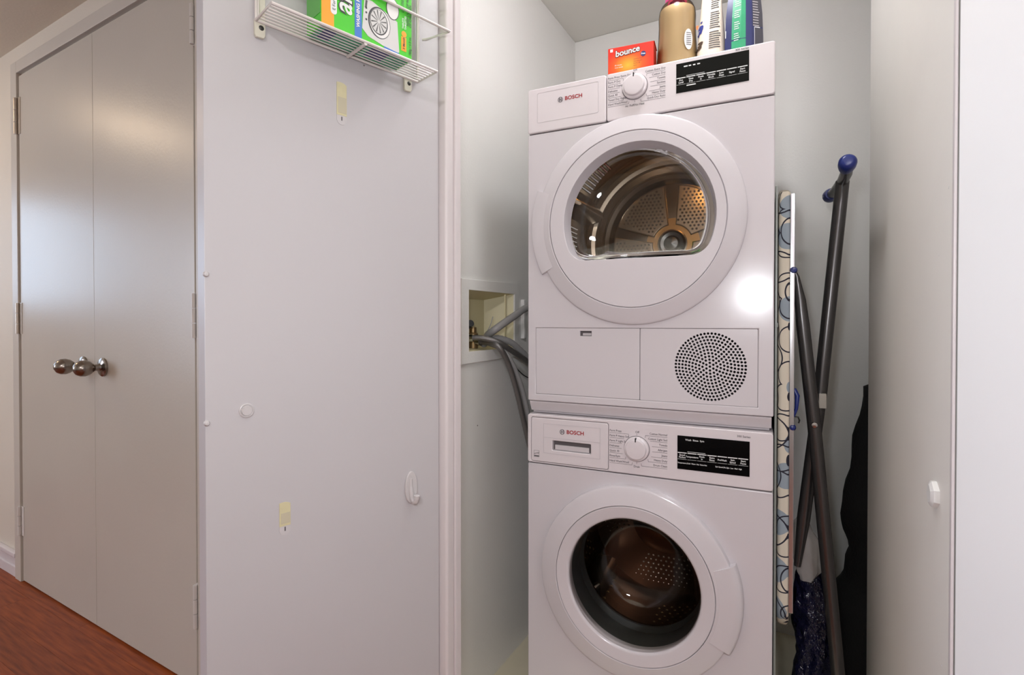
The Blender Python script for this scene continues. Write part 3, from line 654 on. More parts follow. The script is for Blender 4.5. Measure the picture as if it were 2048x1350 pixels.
# drum
DB = 0.48; UX, UZ = 0.304, 1.366
drum = S(MB().lathe([(0.205, 0.022), (0.225, 0.05), (0.268, 0.065), (0.274, 0.10), (0.274, 0.17), (0.268, 0.176), (0.268, 0.30), (0.274, 0.306), (0.274, 0.345), (0.264, 0.362), (0.258, 0.375), (0.262, 0.388), (0.252, 0.402), (0.240, 0.405), (0.236, 0.420), (0.222, 0.430), (0.218, 0.445), (0.206, 0.452), (0.203, DB - 0.012), (0.196, DB), (0, DB)], (UX, 0, UZ), 96)).build('drum', 'steel_dark', dr)
hub = S(MB().lathe([(0.044, DB), (0.042, DB - 0.014), (0.036, DB - 0.022), (0.026, DB - 0.020), (0.020, DB - 0.028), (0.0, DB - 0.032)], (UX, 0, UZ), 40)).build('drum_hub', 'hub_grey', drum)
S(MB().lathe([(0.047, DB - 0.001), (0.047, DB - 0.012), (0.043, DB - 0.013)], (UX, 0, UZ), 40)).build('hub_ring', 'steel', drum)
S(MB().lathe([(0.046, DB - 0.002), (0.085, DB - 0.0015)], (UX, 0, UZ), 48)).build('back_channel', 'tan_channel', drum)
def sector(a0, a1, r0, r1, n=24):
    am = (a1 - a0); pts = []
    for i in range(n + 1): a = a0 + am * i / n; pts.append((UX + r1 * math.cos(a), UZ + r1 * math.sin(a)))
    for i in range(n + 1): a = a1 - 0.05 - (am - 0.1) * i / n; pts.append((UX + r0 * math.cos(a), UZ + r0 * math.sin(a)))
    return pts
for k, (a0, a1) in enumerate(((R(98), R(160)), (R(170), R(228)), (R(246), R(300)), (R(312), R(366)), (R(20), R(84)))):
    pd = S(plate(sector(a0, a1, 0.062, 0.190), [], DB - 0.012, DB, 0.004)).build('perforated_pad', 'steel', drum)
    mb = MB()
    def ok(x, z):
        r = math.hypot(x, z); a = math.atan2(z, x)
        for o_ in (0, 2 * pi, -2 * pi):
            if a0 + 0.06 + 0.006 / max(r, .01) < a + o_ < a1 - 0.06 - 0.006 / max(r, .01): return 0.070 < r < 0.183
        return False
    dots_on_disc(mb, UX, UZ, DB - 0.012, ok, 0.0125, 0.0040, 0.19)
    o = S(mb).build('dimple', 'chrome', pd); o['kind'] = 'stuff'
mb = MB()
for ang0 in (R(126), R(172), R(200), R(-30), R(58), R(15)):
    for i in range(8):
        for q in range(9):
            a = ang0 + i * 0.05; yy = 0.19 + q * 0.0125
            c, s_ = math.cos(a), math.sin(a); p = Vector((UX + 0.2675 * c, yy, UZ + 0.2675 * s_)); u = Vector((-s_, 0, c)); v = Vector((0, 1, 0)); nn = Vector((-c, 0, -s_))
            ring = [p + u * 0.0050 * math.cos(b) + v * 0.0040 * math.sin(b) for b in [2 * pi * e / 6 for e in range(6)]]
            mb.add(ring + [p + nn * 0.005], [(e, (e + 1) % 6, 6) for e in range(6)])
o = S(mb).build('side_dimple', 'chrome', drum); o['kind'] = 'stuff'
for a in (R(158), R(38), R(278)):
    mb = MB(); loops = []
    for yy, hh in ((0.09, 0.01), (0.12, 0.055), (0.34, 0.055), (0.38, 0.01)):
        lp_ = []
        for da, rr in ((-0.16, 0.272), (-0.06, 0.272 - hh), (0.0, 0.269 - hh * 1.1), (0.06, 0.272 - hh), (0.16, 0.272)):
            lp_.append((UX + rr * math.cos(a + da), yy, UZ + rr * math.sin(a + da)))
        loops.append(lp_)
    mb.loft(loops); S(mb).build('drum_baffle', 'steel_dark', drum)
# amber lamp added to make the drum glow, hidden behind the front rim
bulb = S(MB().lathe([(0, 0.0), (0.010, 0.002), (0.012, 0.010), (0.012, 0.02), (0, 0.02)], (UX + 0.06, 0.075, UZ + 0.225), 16)).build('drum_lamp', 'lamp_amber', drum)

# ---- washer
wa = tag(empty('washer', (AX, AY, 0.0), AR), 'white front loading washer standing under the dryer', 'washing machine')
WCX, WCZ = 0.287, 0.467
cb = MB().box(0.0, 0.004, 0.012, 0.60, 0.02, 0.860).box(WD - 0.004, WD, 0.012, 0.60, 0.02, 0.860).box(0.004, WD - 0.004, 0.596, 0.60, 0.02, 0.860).box(0.004, WD - 0.004, 0.012, 0.596, 0.02, 0.024)
cb.build('cabinet', 'cabinet_side', wa, smooth=0)
for x in (0.05, WD - 0.05):
    for y in (0.06, 0.55): MB().lathe([(0, 0.0), (0.02, 0.0), (0.02, 0.008), (0.008, 0.01), (0.008, 0.022), (0, 0.022)], (x, y, 0), 20, 'z').build('foot', 'rubber_black', wa)
MB().box(0.0, WD, 0.006, 0.60, 0.850, 0.8645, 0.004).build('top_panel', 'appliance_white', wa)
plate(rect(0.003, WD - 0.003, 0.03, 0.86), [circle(WCX, WCZ, 0.168)], 0.006, 0.012).build('front_backing', 'seam_dark', wa, smooth=0)
plate(rrect(0.0, WD, 0.115, 0.7305, 0.004), [circle(WCX, WCZ, 0.17)], 0.0, 0.008, 0.0025).build('front_panel', 'appliance_white', wa)
plate(rrect(0.0, WD, 0.024, 0.112, 0.004), [], 0.004, 0.012, 0.002).build('kick_panel', 'appliance_white', wa)
cp = plate(rrect(0.0, WD, 0.7335, 0.8635, 0.006), [rrect(0.0095, 0.2235, 0.7365, 0.8560, 0.006)], -0.002, 0.010, 0.002).build('control_panel', 'fascia_white', wa)
dw = plate(rrect(0.0105, 0.2225, 0.7375, 0.8550, 0.005), [rrect(0.0715, 0.177, 0.7715, 0.797, 0.002)], -0.0022, 0.010, 0.002).build('detergent_drawer', 'fascia_white', wa)
hr = MB().loft([[(x, -0.001, z) for x, z in rect(0.0715, 0.177, 0.7715, 0.797)], [(x, 0.022, z) for x, z in rect(0.077, 0.172, 0.776, 0.797)]], False, True).build('handle_recess', 'plastic_grey', dw, smooth=0)
MB().box(0.0775, 0.1715, 0.002, 0.006, 0.7730, 0.7860, 0.001).build('grip_lip', 'fascia_shade', hr)
plate(rect(0.0465, 0.2020, 0.7620, 0.8410), [rect(0.0470, 0.2015, 0.7625, 0.8405)], -0.0027, -0.0021).build('drawer_outline', 'plastic_grey', dw, smooth=0)
MB().box(0.0465, 0.2020, -0.0027, -0.0021, 0.8035, 0.8042).build('grip_line', 'plastic_grey', dw, smooth=0)
bef = {o.name for o in bpy.data.objects}
emblem(dw, 0.0993, 0.8225, 1)
em = plate(rect(0.0185, 0.0340, 0.7490, 0.7665), [rect(0.0190, 0.0335, 0.7495, 0.7660)], -0.0006, -0.0001).build('energy_mark', 'print_grey', dw, smooth=0)
t = MB(); put_text(t, 'energy', 0.0055, 0.0262, -0.0006, 0.7595, 'CENTER', 0.0001, 0.25, 0.3); t.box(0.0195, 0.033, -0.0006, 0, 0.7502, 0.7535); t.build('energy_print', 'print_grey', em, smooth=0)
dial(cp, 0.2950, 0.7985, ['Perm Press', 'Perm P Heavy Soil', 'Perm P Light Soil', 'Delicates', 'Quick 30', 'Rinse/Spin', 'Hand Wash/Wool'], ['Cotton Normal', 'Cotton Light Soil', 'Towels', 'Allergen', 'Jeans', 'Heavy Duty', 'Drum Clean'], 'Drain', (0.2265, 0.255, 0.335, 0.3685, 0.8385, 0.7625))
display(cp, 0.392, 0.550, 0.7610, 0.8410, 'Wash  Rinse  Spin', ['Speed|Perfect', 'Temperature', 'Finish|in', 'Extra|Rinse', 'PreWash', 'Spin|Speed', 'Start|Pause'], [(0.005, 'Temperature |Cold  Warm  Hot  Extra Hot'), (0.54, 'Spin Speed |No Spin  Low  Med  High')])
t = MB(); put_text(t, '300 Series', 0.0068, 0.5515, -0.0005, 0.8510, 'RIGHT', 0.0001); t.build('series_print', 'print_grey', cp, smooth=0)
shift_children(cp, bef, 0, -0.002)
# washer door: proud ring, handle segment on the right, glass bowl
ring = MB().lathe([(0.2400, 0.001), (0.2400, -0.0150), (0.2388, -0.0195), (0.2350, -0.0220), (0.2200, -0.0250), (0.1960, -0.030), (0.1948, -0.029), (0.1944, -0.022), (0.165, -0.012), (0.165, 0.01)], (WCX, 0, WCZ), 96).build('door_ring', 'appliance_white', wa)
MB().lathe([(0.2020, -0.0290), (0.2330, -0.0265), (0.2470, -0.0235), (0.2520, -0.0180), (0.2530, -0.001), (0.2020, 0.0)], (WCX, 0, WCZ), 28, 'y', -0.465, 0.375, True).build('door_handle', 'appliance_white', ring)
MB().lathe([(0.1934, -0.0240), (0.1934, -0.0290), (0.1922, -0.0300), (0.1680, -0.0265), (0.1640, -0.0250), (0.1615, -0.021), (0.1605, -0.010)], (WCX, 0, WCZ), 96).build('inner_ring', 'appliance_white', ring)
MB().lathe([(0.1625, -0.0200), (0.1595, -0.0205), (0.1560, -0.014), (0.1520, 0.010), (0.1450, 0.045), (0.1330, 0.085), (0.1180, 0.112), (0.0900, 0.124), (0.0450, 0.128), (0.0, 0.129)], (WCX, 0, WCZ), 96).build('glass_bowl', 'bowl_glass', ring)
MB().lathe([(0.1690, 0.009), (0.1680, 0.018), (0.162, 0.04), (0.160, 0.060), (0.166, 0.075), (0.158, 0.092), (0.162, 0.105), (0.190, 0.112), (0.235, 0.115)], (WCX, 0, WCZ), 96).build('door_gasket', 'gasket', wa)
wdr = MB().lathe([(0.170, 0.125), (0.225, 0.118), (0.240, 0.135), (0.240, 0.40), (0.225, 0.425), (0.10, 0.432), (0.06, 0.40), (0, 0.395)], (WCX, 0, WCZ), 96).build('drum', 'drum_dark', wa)
mb = MB()
for i in range(64):
    a = 2 * pi * i / 64
    for q in range(12):
        if (i // 6) % 3 == 1: continue
        yy = 0.15 + q * 0.02; aa = a + (q % 2) * pi / 64; c, s_ = math.cos(aa), math.sin(aa)
        p = Vector((WCX + 0.2392 * c, yy, WCZ + 0.2392 * s_)); u = Vector((-s_, 0, c)); v = Vector((0, 1, 0)); nn = Vector((-c, 0, -s_))
        rg = [p + u * 0.004 * math.cos(b) + v * 0.004 * math.sin(b) for b in [2 * pi * e / 6 for e in range(6)]]
        mb.add(rg + [p + nn * 0.003], [(e, (e + 1) % 6, 6) for e in range(6)])
o = mb.build('drum_dimple', 'steel_warm', wdr); o['kind'] = 'stuff'
mb = MB()
dots_on_disc(mb, WCX, WCZ, 0.429, lambda x, z: 0.11 < math.hypot(x, z) < 0.21 and (math.atan2(z, x) * 3 / pi) % 2 < 1.3, 0.016, 0.004, 0.22)
o = mb.build('back_dimple', 'steel', wdr); o['kind'] = 'stuff'
for a in (R(100), R(220), R(340)):
    loops = []
    for yy, hh in ((0.14, 0.01), (0.18, 0.05), (0.36, 0.05), (0.41, 0.01)):
        loops.append([(WCX + rr * math.cos(a + da), yy, WCZ + rr * math.sin(a + da)) for da, rr in ((-0.22, 0.239), (-0.07, 0.239 - hh), (0.0, 0.236 - hh * 1.1), (0.07, 0.239 - hh), (0.22, 0.239))])
    MB().loft(loops).build('drum_baffle', 'steel_dark', wdr)

# ------------------------------------------------------------------ things on top of the dryer
AM = Matrix.Translation((AX, AY, 0)) @ Matrix.Rotation(R(AR), 4, 'Z')
TOPZ = 1.7352
def on_top(name, x, y, rz, label, cat): return tag(empty(name, AM @ Vector((x, y, TOPZ)), AR + rz), label, cat)
# dryer sheet carton
e = on_top('dryer_sheet_box', 0.2055, 0.052, 4, 'small orange carton of dryer sheets on the dryer top', 'box')
MB().box(0, 0.116, 0, 0.062, 0, 0.0905, 0.0008, 1).build('carton', 'orange_box', e, smooth=0)
MB().box(0.1161, 0.1164, 0.002, 0.060, 0.002, 0.082).build('side_print', 'orange_side', e, smooth=0)
MB().box(0.098, 0.118, 0.004, 0.058, 0.0906, 0.0916).build('lid_flap', 'orange_side', e, smooth=0)
def pe(name, pts, m, y): return plate(pts, [], y, y + 0.0002).build(name, m, e, smooth=0)
pe('front_print', rect(0.001, 0.115, 0.001, 0.0895), 'burst', -0.0004)
t = MB(); put_text(t, 'bounce', 0.0215, 0.0500, -0.0011, 0.0745, 'CENTER', 0.0017, 0.10, 0.12, 0.98, 4); t.build('brand_outline', 'outline_brown', e, smooth=0)
t = MB(); put_text(t, 'bounce', 0.0215, 0.0500, -0.0015, 0.0745, 'CENTER', 0.0004, 0.10, 0.12, 0.98, 4); t.build('brand_text', 'print_white', e, smooth=0)
pe('blue_seal', circle(0.0905, 0.062, 0.0066, 24), 'navy_print', -0.0012)
t = MB(); put_text(t, 'Free', 0.0055, 0.0905, -0.0016, 0.062, 'CENTER', 0.0002)
put_text(t, '80 sheets', 0.0048, 0.018, -0.0014, 0.043); put_text(t, 'dryer sheets', 0.0042, 0.018, -0.0014, 0.037)
t.build('white_print', 'print_white', e, smooth=0)['kind'] = 'stuff'
pe('count_mark', rect(0.006, 0.013, 0.0795, 0.087), 'print_white', -0.0011)
t = MB()
for q, s_ in enumerate(('outdoor fresh', 'assouplissant', 'feuilles 80', 'static')): put_text(t, s_, 0.0042, 0.066, -0.0014, 0.052 - q * 0.0055)
t.build('dark_print', 'brown_print', e, smooth=0)

# bottle of yellow liquid
b = on_top('detergent_bottle', 0.3675, 0.135, 0, 'clear plastic bottle of amber liquid with pink cap on dryer', 'bottle')
prof = [(r_ * 0.965, h_) for r_, h_ in ((0.049, 0.0), (0.054, 0.008), (0.0545, 0.05), (0.052, 0.085), (0.0495, 0.115), (0.0480, 0.150), (0.0487, 0.172), (0.0470, 0.188), (0.0420, 0.200), (0.0340, 0.2085), (0.0270, 0.212), (0.0200, 0.214), (0.0180, 0.222))]
MB().lathe([(0, 0)] + prof, (0, 0, 0), 48, 'z').build('bottle_body', 'bottle_clear', b)
MB().lathe([(0, 0.003)] + [(r - 0.0025, h + 0.003) for r, h in prof[:7]] + [(0.0435, 0.189), (0, 0.189)], (0, 0, 0), 48, 'z').build('liquid', 'liquid', b)
MB().lathe([(0.019, 0.2125), (0.0285, 0.2125), (0.0300, 0.215), (0.0290, 0.262), (0.026, 0.268), (0, 0.268)], (0, 0, 0), 32, 'z').build('bottle_cap', 'pink_cap', b)
lb = MB(); L0 = []
for i in range(24):
    a = 2 * pi * i / 24; ang = R(-50) + 0.22 * math.cos(a); zz = 0.092 + 0.026 * math.sin(a); L0.append((0.0532 * math.cos(ang), 0.0532 * math.sin(ang), zz))
lb.add(L0, [tuple(range(24))]); lb.build('back_label', 'white_plastic', b, smooth=0)
lt = MB()
for q in range(7):
    zz = 0.077 + q * 0.005
    pts = [(0.0545 * math.cos(R(-50) + da), 0.0545 * math.sin(R(-50) + da)) for da in (-0.13, 0, 0.13)]
    for k in range(2): lt.add([(*pts[k], zz), (*pts[k + 1], zz), (*pts[k + 1], zz + 0.0016), (*pts[k], zz + 0.0016)], [(0, 1, 2, 3)])
lt.build('label_print', 'print_dark', b, smooth=0)

# white pouch with animal print
pz = on_top('stand_up_pouch', 0.4535, 0.120, -14, 'cream stand-up pouch with blue and brown prints on dryer', 'pouch')
loops = []
def pouch_loop(z, hw, hd, n=24): return [(hw * math.copysign(abs(math.cos(a)) ** 0.8, math.cos(a)), hd * math.copysign(abs(math.sin(a)) ** 0.9, math.sin(a)), z) for a in [2 * pi * i / n for i in range(n)]]
PZ = ((0.0, 0.033, 0.028), (0.02, 0.0345, 0.030), (0.06, 0.034, 0.027), (0.11, 0.031, 0.021), (0.16, 0.027, 0.012), (0.20, 0.024, 0.005), (0.215, 0.024, 0.0012), (0.24, 0.024, 0.001))
MB().loft([pouch_loop(*q) for q in PZ]).build('pouch_body', 'pouch_white', pz)
def pouch_y(z):
    for (z0, a0, b0), (z1, a1, b1) in zip(PZ, PZ[1:]):
        if z0 <= z <= z1: k = (z - z0) / (z1 - z0); return a0 + (a1 - a0) * k, b0 + (b1 - b0) * k
def pouch_pt(x, z):
    hw, hd = pouch_y(z); k = max(-0.98, min(0.98, x / hw)); cc = abs(k) ** (1 / 0.8); ss = math.sqrt(max(0, 1 - cc * cc)) ** 0.9
    return (x, -hd * ss - 0.0011, z)
def pouch_patch(mb, cx, cz, rx, rz, n=16):
    pts = [pouch_pt(cx + rx * math.cos(a) * (1 + 0.25 * math.sin(3 * a)), cz + rz * math.sin(a) * (1 + 0.2 * math.cos(2 * a))) for a in [2 * pi * i / n for i in range(n)]]
    mb.add(pts + [pouch_pt(cx, cz)], [(i, (i + 1) % n, n) for i in range(n)])
mb = MB(); pouch_patch(mb, -0.022, 0.115, 0.008, 0.014); pouch_patch(mb, -0.020, 0.134, 0.003, 0.003); pouch_patch(mb, -0.028, 0.104, 0.004, 0.006); mb.build('blue_print', 'blue_print', pz)
mb = MB(); pouch_patch(mb, -0.022, 0.076, 0.009, 0.008); pouch_patch(mb, -0.026, 0.066, 0.010, 0.006); mb.build('brown_print', 'brown_print', pz)
mb = MB()
random.seed(3)
for q in range(26):
    zz = 0.056 + q * 0.0058; hw, _ = pouch_y(zz); x0 = 0.003; x1 = hw * (0.86 - 0.12 * random.random())
    if q % 9 == 8: continue
    xs = [x0 + (x1 - x0) * k / 4 for k in range(5)]
    for k in range(4): mb.add([pouch_pt(xs[k], zz), pouch_pt(xs[k + 1], zz), pouch_pt(xs[k + 1], zz + 0.0024), pouch_pt(xs[k], zz + 0.0024)], [(0, 1, 2, 3)])
mb.build('text_lines', 'print_dark', pz, smooth=0)
mb = MB(); pouch_patch(mb, -0.034, 0.13, 0.003, 0.007); mb.build('orange_print', 'orange_print', pz)

# navy carton with green stripe
nv = on_top('stain_remover_pouch', 0.530, 0.115, 0, 'navy blue carton with green text stripe on dryer', 'carton')
def nl(z, k, d): return [(-0.0425 * k, -d, z), (-0.006 * k, -d - 0.006, z), (0.018 * k, -d - 0.002, z), (0.0425 * k, -d * 0.3, z), (0.0425 * k, d, z), (-0.0425 * k, d, z)]
NZ = ((0.0, 1.0, 0.024), (0.06, 1.0, 0.026), (0.12, 0.95, 0.024), (0.18, 0.82, 0.018), (0.23, 0.74, 0.008))
MB().loft([nl(*q) for q in NZ]).build('carton_body', 'navy_carton', nv, smooth=25)
def nv_pt(x, z, off=0.0006):
    for (z0, k0, d0), (z1, k1, d1) in zip(NZ, NZ[1:]):
        if z0 <= z <= z1: q = (z - z0) / (z1 - z0); k = k0 + (k1 - k0) * q; d = d0 + (d1 - d0) * q
        elif z > z1: continue
    pts = [(-0.0425 * k, -d), (-0.006 * k, -d - 0.006), (0.018 * k, -d - 0.002), (0.0425 * k, -d * 0.3)]; X = x * k
    for (xa, ya), (xb, yb) in zip(pts, pts[1:]):
        if xa - 1e-9 <= X <= xb + 1e-9: return (X, ya + (yb - ya) * (X - xa) / (xb - xa) - off, z)
def nv_patch(mb, x0, x1, z0, z1, off=0.0006, n=4, m=6):
    for i in range(n):
        for q in range(m):
            xa, xb = x0 + (x1 - x0) * i / n, x0 + (x1 - x0) * (i + 1) / n; za, zb = z0 + (z1 - z0) * q / m, z0 + (z1 - z0) * (q + 1) / m
            mb.add([nv_pt(xa, za, off), nv_pt(xb, za, off), nv_pt(xb, zb, off), nv_pt(xa, zb, off)], [(0, 1, 2, 3)])
mb = MB(); nv_patch(mb, -0.0275, -0.006, 0.004, 0.2295); nv_patch(mb, -0.006, 0.0045, 0.004, 0.2295); st = mb.build('green_stripe', 'green_stripe', nv, smooth=0)
mb = MB()
for blk in range(6):
    for q in range(4):
        zz = 0.058 + blk * 0.028 + q * 0.0052
        nv_patch(mb, -0.022, -0.0065 - 0.006 * random.random(), zz, zz + 0.0016, 0.0011, 2, 1)
mb.build('stripe_text', 'print_white', st, smooth=0)
mb = MB(); nv_patch(mb, 0.0205, 0.0422, 0.087, 0.2290, 0.0005); sp_ = mb.build('side_panel', 'carton_grey', nv, smooth=0)
mb = MB(); nv_patch(mb, 0.0250, 0.0422, 0.010, 0.0835, 0.0005); mb.build('side_panel', 'carton_grey', nv, smooth=0)
mb = MB()
for q in range(20):
    zz = 0.088 + q * 0.0065; nv_patch(mb, 0.021, 0.036 - 0.003 * random.random(), zz, zz + 0.0022, 0.0009, 2, 1)
mb.build('side_text', 'plastic_grey', nv, smooth=0)
for a in ((0.0235, 0.0245, 0.04, 0.086), (0.0247, 0.036, 0.084, 0.0862), (-0.042, -0.0405, 0.07, 0.088)):
    mb = MB(); nv_patch(mb, *a, 0.0009, 2, 2); mb.build('print_rule', 'print_white', nv, smooth=0)

# ------------------------------------------------------------------ hookup recess, hoses
bxo = tag(empty('hookup_box', (-0.842, 1.425, 1.115)), 'recessed cream laundry hookup box in the closet side wall', 'outlet box')
def W(mb, e):
    """mesh given in world coordinates, stored relative to the thing's empty"""
    return mb.xf((Matrix.Translation(e.location) @ e.rotation_euler.to_matrix().to_4x4()).inverted())
hole = [(BX[0], BX[2]), (BX[1], BX[2]), (BX[1], BX[3]), (BX[0], BX[3])]
W(plate([(1.2496, 0.9918), (1.5964, 0.9965), (1.5964, 1.2400), (1.2496, 1.2340)], [hole], -0.835, -0.842, 0.001, 'yz'), bxo).build('cover_frame', 'wall_paint', bxo)
def yz(pts, x): return [(x, y, z) for y, z in pts]
bk = [(BX[0] + 0.006, BX[2] + 0.006), (BX[1] - 0.05, BX[2] + 0.006), (BX[1] - 0.05, BX[3] - 0.02), (BX[0] + 0.006, BX[3] - 0.02)]
W(MB().loft([yz(hole, -0.8405), yz(bk, -0.925)], False, True), bxo).build('recess', 'cream_plastic', bxo, smooth=0)
W(MB().box(-0.842, -0.8375, 1.505, 1.507, BX[2], BX[3] - 0.004), bxo).build('recess_rib', 'cream_plastic', bxo, smooth=0)
for y in (1.345, 1.40):
    W(MB().lathe([(0, -0.02), (0.014, -0.02), (0.016, -0.012), (0.016, 0.03), (0.011, 0.034), (0.011, 0.05), (0, 0.05)], (-0.895, y, 1.045), 20, 'z'), bxo).build('valve_body', 'brass', bxo)
W(MB().tube([(-0.895, 1.345, 1.09), (-0.875, 1.335, 1.098), (-0.853, 1.322, 1.108)], [0.008, 0.010, 0.011], 14), bxo).build('valve_handle', 'rubber_black', bxo)

def hose(name, pts, r, m, label, cat, ends=None, em='chrome', ribs=False):
    sp_ = smooth_path(pts, 8); e_ = tag(empty(name, sp_[0]), label, cat)
    rad = [r * (1 + (0.10 if i % 2 else 0)) for i in range(len(sp_))] if ribs else r
    W(MB().tube(sp_, rad, 12), e_).build('hose_body', m, e_)
    if ends:
        for a, b_ in ((sp_[0], sp_[1]), (sp_[-1], sp_[-2])):
            d_ = (Vector(b_) - Vector(a)).normalized(); a = Vector(a)
            W(MB().tube([a, a + d_ * 0.022], r * 1.35, 14), e_).build('hose_fitting', em, e_)
    return e_
hose('supply_hose', [(-0.885, 1.345, 1.062), (-0.845, 1.36, 1.064), (-0.80, 1.385, 1.053), (-0.78, 1.43, 1.027), (-0.765, 1.52, 0.985), (-0.745, 1.62, 0.93), (-0.735, 1.80, 0.86), (-0.73, 1.92, 0.70), (-0.70, 1.94, 0.60)], 0.0085, 'hose_braid', 'braided grey supply hose sweeping flat from box behind the dryer', 'hose', True)
hose('supply_hose', [(-0.885, 1.40, 1.050), (-0.84, 1.39, 1.050), (-0.79, 1.375, 1.040), (-0.775, 1.41, 0.985), (-0.765, 1.445, 0.90), (-0.755, 1.475, 0.80), (-0.745, 1.51, 0.70), (-0.735, 1.60, 0.58), (-0.72, 1.80, 0.52), (-0.70, 1.93, 0.55)], 0.0085, 'hose_braid', 'braided grey supply hose dropping steeply from box beside the washer', 'hose', True)
hose('supply_hose', [(-0.88, 1.425, 1.046), (-0.84, 1.420, 1.042), (-0.790, 1.412, 1.022), (-0.770, 1.436, 0.975), (-0.758, 1.470, 0.90), (-0.748, 1.500, 0.80), (-0.74, 1.538, 0.72), (-0.728, 1.64, 0.60), (-0.715, 1.86, 0.58)], 0.0070, 'hose_grey', 'smooth grey hose running down alongside the braided hose', 'hose')
hose('drain_hose', [(-0.87, 1.42, 1.040), (-0.845, 1.405, 1.070), (-0.81, 1.40, 1.092), (-0.785, 1.46, 1.128), (-0.775, 1.55, 1.160), (-0.76, 1.70, 1.17), (-0.74, 1.95, 1.05)], 0.0115, 'hose_grey', 'thick grey drain hose rising out of the hookup box', 'hose')
hose('condensate_hose', [(-0.86, 1.42, 1.052), (-0.83, 1.43, 1.062), (-0.80, 1.47, 1.048), (-0.785, 1.52, 1.015), (-0.77, 1.62, 0.96), (-0.75, 1.80, 0.92)], 0.0095, 'hose_grey', 'ribbed pale grey hose over the edge of the hookup box', 'hose', ribs=True)
hose('thin_cable', [(-0.835, 1.43, 1.040), (-0.80, 1.445, 1.0), (-0.79, 1.49, 0.965), (-0.78, 1.545, 0.932), (-0.76, 1.66, 0.90), (-0.74, 1.85, 0.80)], 0.0018, 'screw_dark', 'thin dark cable hanging below the hookup box', 'cable')
hose('cable_tie', [(-0.85, 1.402, 1.075), (-0.84, 1.412, 1.10), (-0.835, 1.42, 1.128)], 0.0012, 'hose_grey', 'thin pale cable tie end sticking up in the hookup box', 'cable tie')
tag(reorigin(MB().box(-0.842, -0.828, 1.6184, 1.634, 1.054, 1.188, 0.003).build('wall_plate', 'white_plastic'), (-0.842, 1.626, 1.054)), 'narrow white plate on the closet side wall beside dryer', 'wall plate')
wl_ = bpy.data.objects['wall_left']
MB().lathe([(0, 0.0005), (0.0022, 0.0004), (0.0022, 0)], (-0.842, 1.3415, 0.8037), 8, 'x').build('nail_hole', 'dirt_dark', wl_)

# ------------------------------------------------------------------ ironing board leaning folded beside the machines
ib = tag(empty('ironing_board', AM @ Vector((0.66, 0.2, 0.0)), AR), 'folded ironing board standing upright between the machines and partition', 'ironing board')
def I(mb): return mb.xf(Matrix.Translation((-0.66, -0.2, 0)))
def board_outline(y0, y1, z0, z1, grow=0.0):
    pts = []
    ym = (y0 + y1) / 2; hw = (y1 - y0) / 2 + grow; 
    for i in range(11): a = pi * i / 10; pts.append((ym + hw * math.cos(a), z0 + 0.10 - (0.10 + grow) * math.sin(a)))
    top = [(ym - hw, z1 - 0.05), (ym - hw + 0.012, z1 - 0.012 + grow), (ym - hw + 0.05, z1 + grow), (ym + hw - 0.05, z1 + grow), (ym + hw - 0.012, z1 - 0.012 + grow), (ym + hw, z1 - 0.05)]
    return pts + top
BO = board_outline(0.10, 0.44, 0.335, 1.435)
I(plate(BO, [], 0.6075, 0.6345, 0.010, 'yz', 4)).build('board_cover', 'board_cloth', ib)
I(plate(board_outline(0.108, 0.432, 0.36, 1.425), [], 0.633, 0.640, 0.0, 'yz')).build('board_plate', 'rim_metal', ib)
I(MB().box(0.632, 0.6425, 0.100, 0.108, 0.42, 1.415, 0.0015)).build('rim_strip', 'rim_metal', ib)
legA = I(MB().tube([(0.640, 0.150, 1.245), (0.6485, 0.150, 1.222), (0.656, 0.150, 1.165), (0.6620, 0.150, 1.105), (0.6869, 0.150, 0.866), (0.7222, 0.150, 0.472), (0.762, 0.150, 0.022)], [0.003, 0.006, 0.0125, 0.0150, 0.0150, 0.0150, 0.0150], 20)).build('leg', 'leg_metal', ib)
legB = I(MB().tube([(0.7467, 0.19, 1.452), (0.7021, 0.19, 0.932), (0.668, 0.19, 0.62), (0.655, 0.19, 0.50)], [0.0150, 0.0150, 0.0150, 0.008], 20)).build('leg', 'leg_metal', ib)
I(MB().lathe([(0, -0.0175), (0.006, -0.017), (0.0075, -0.015), (0.0075, 0.0), (0, 0.0)], (0.6869, 0.150, 0.866), 18)).build('pivot_rivet', 'chrome', legA)
fb = I(MB().tube([(0.7395, 0.045, 1.453), (0.7440, 0.10, 1.448), (0.7467, 0.19, 1.452), (0.742, 0.29, 1.452), (0.735, 0.345, 1.452)], 0.0125, 18)).build('foot_bar', 'leg_metal', ib)
for p0, p1 in (((0.7388, 0.018, 1.457), (0.740, 0.062, 1.452)), ((0.7335, 0.365, 1.452), (0.737, 0.325, 1.452))):
    a, b_ = Vector(p0), Vector(p1); d_ = (b_ - a)
    I(MB().tube([a, a + d_ * 0.08, a + d_ * 0.25, a + d_ * 0.6, b_], [0.008, 0.0145, 0.0178, 0.0178, 0.0150], 20)).build('end_cap', 'blue_cap', fb)
I(MB().tube([(0.762, 0.02, 0.016), (0.762, 0.36, 0.016)], 0.0125, 16)).build('foot_bar', 'leg_metal', ib)
I(MB().box(0.698, 0.7145, 0.168, 0.178, 0.902, 0.938, 0.002)).build('leg_clamp', 'clamp_grey', ib)
for z, r in ((1.2345, 0.0085), (0.862, 0.0075)):
    I(MB().lathe([(0, -0.012), (r * 0.7, -0.011), (r, -0.006), (r, 0.0)], (0.6395, 0.108, z), 18)).build('hinge_bolt', 'blue_cap', ib)
I(MB().tube([(0.6425, 0.13, 0.95), (0.6500, 0.125, 0.935), (0.6480, 0.122, 0.905), (0.6420, 0.122, 0.885)], [0.006, 0.0055, 0.004, 0.003], 12)).build('release_lever', 'blue_cap', ib)
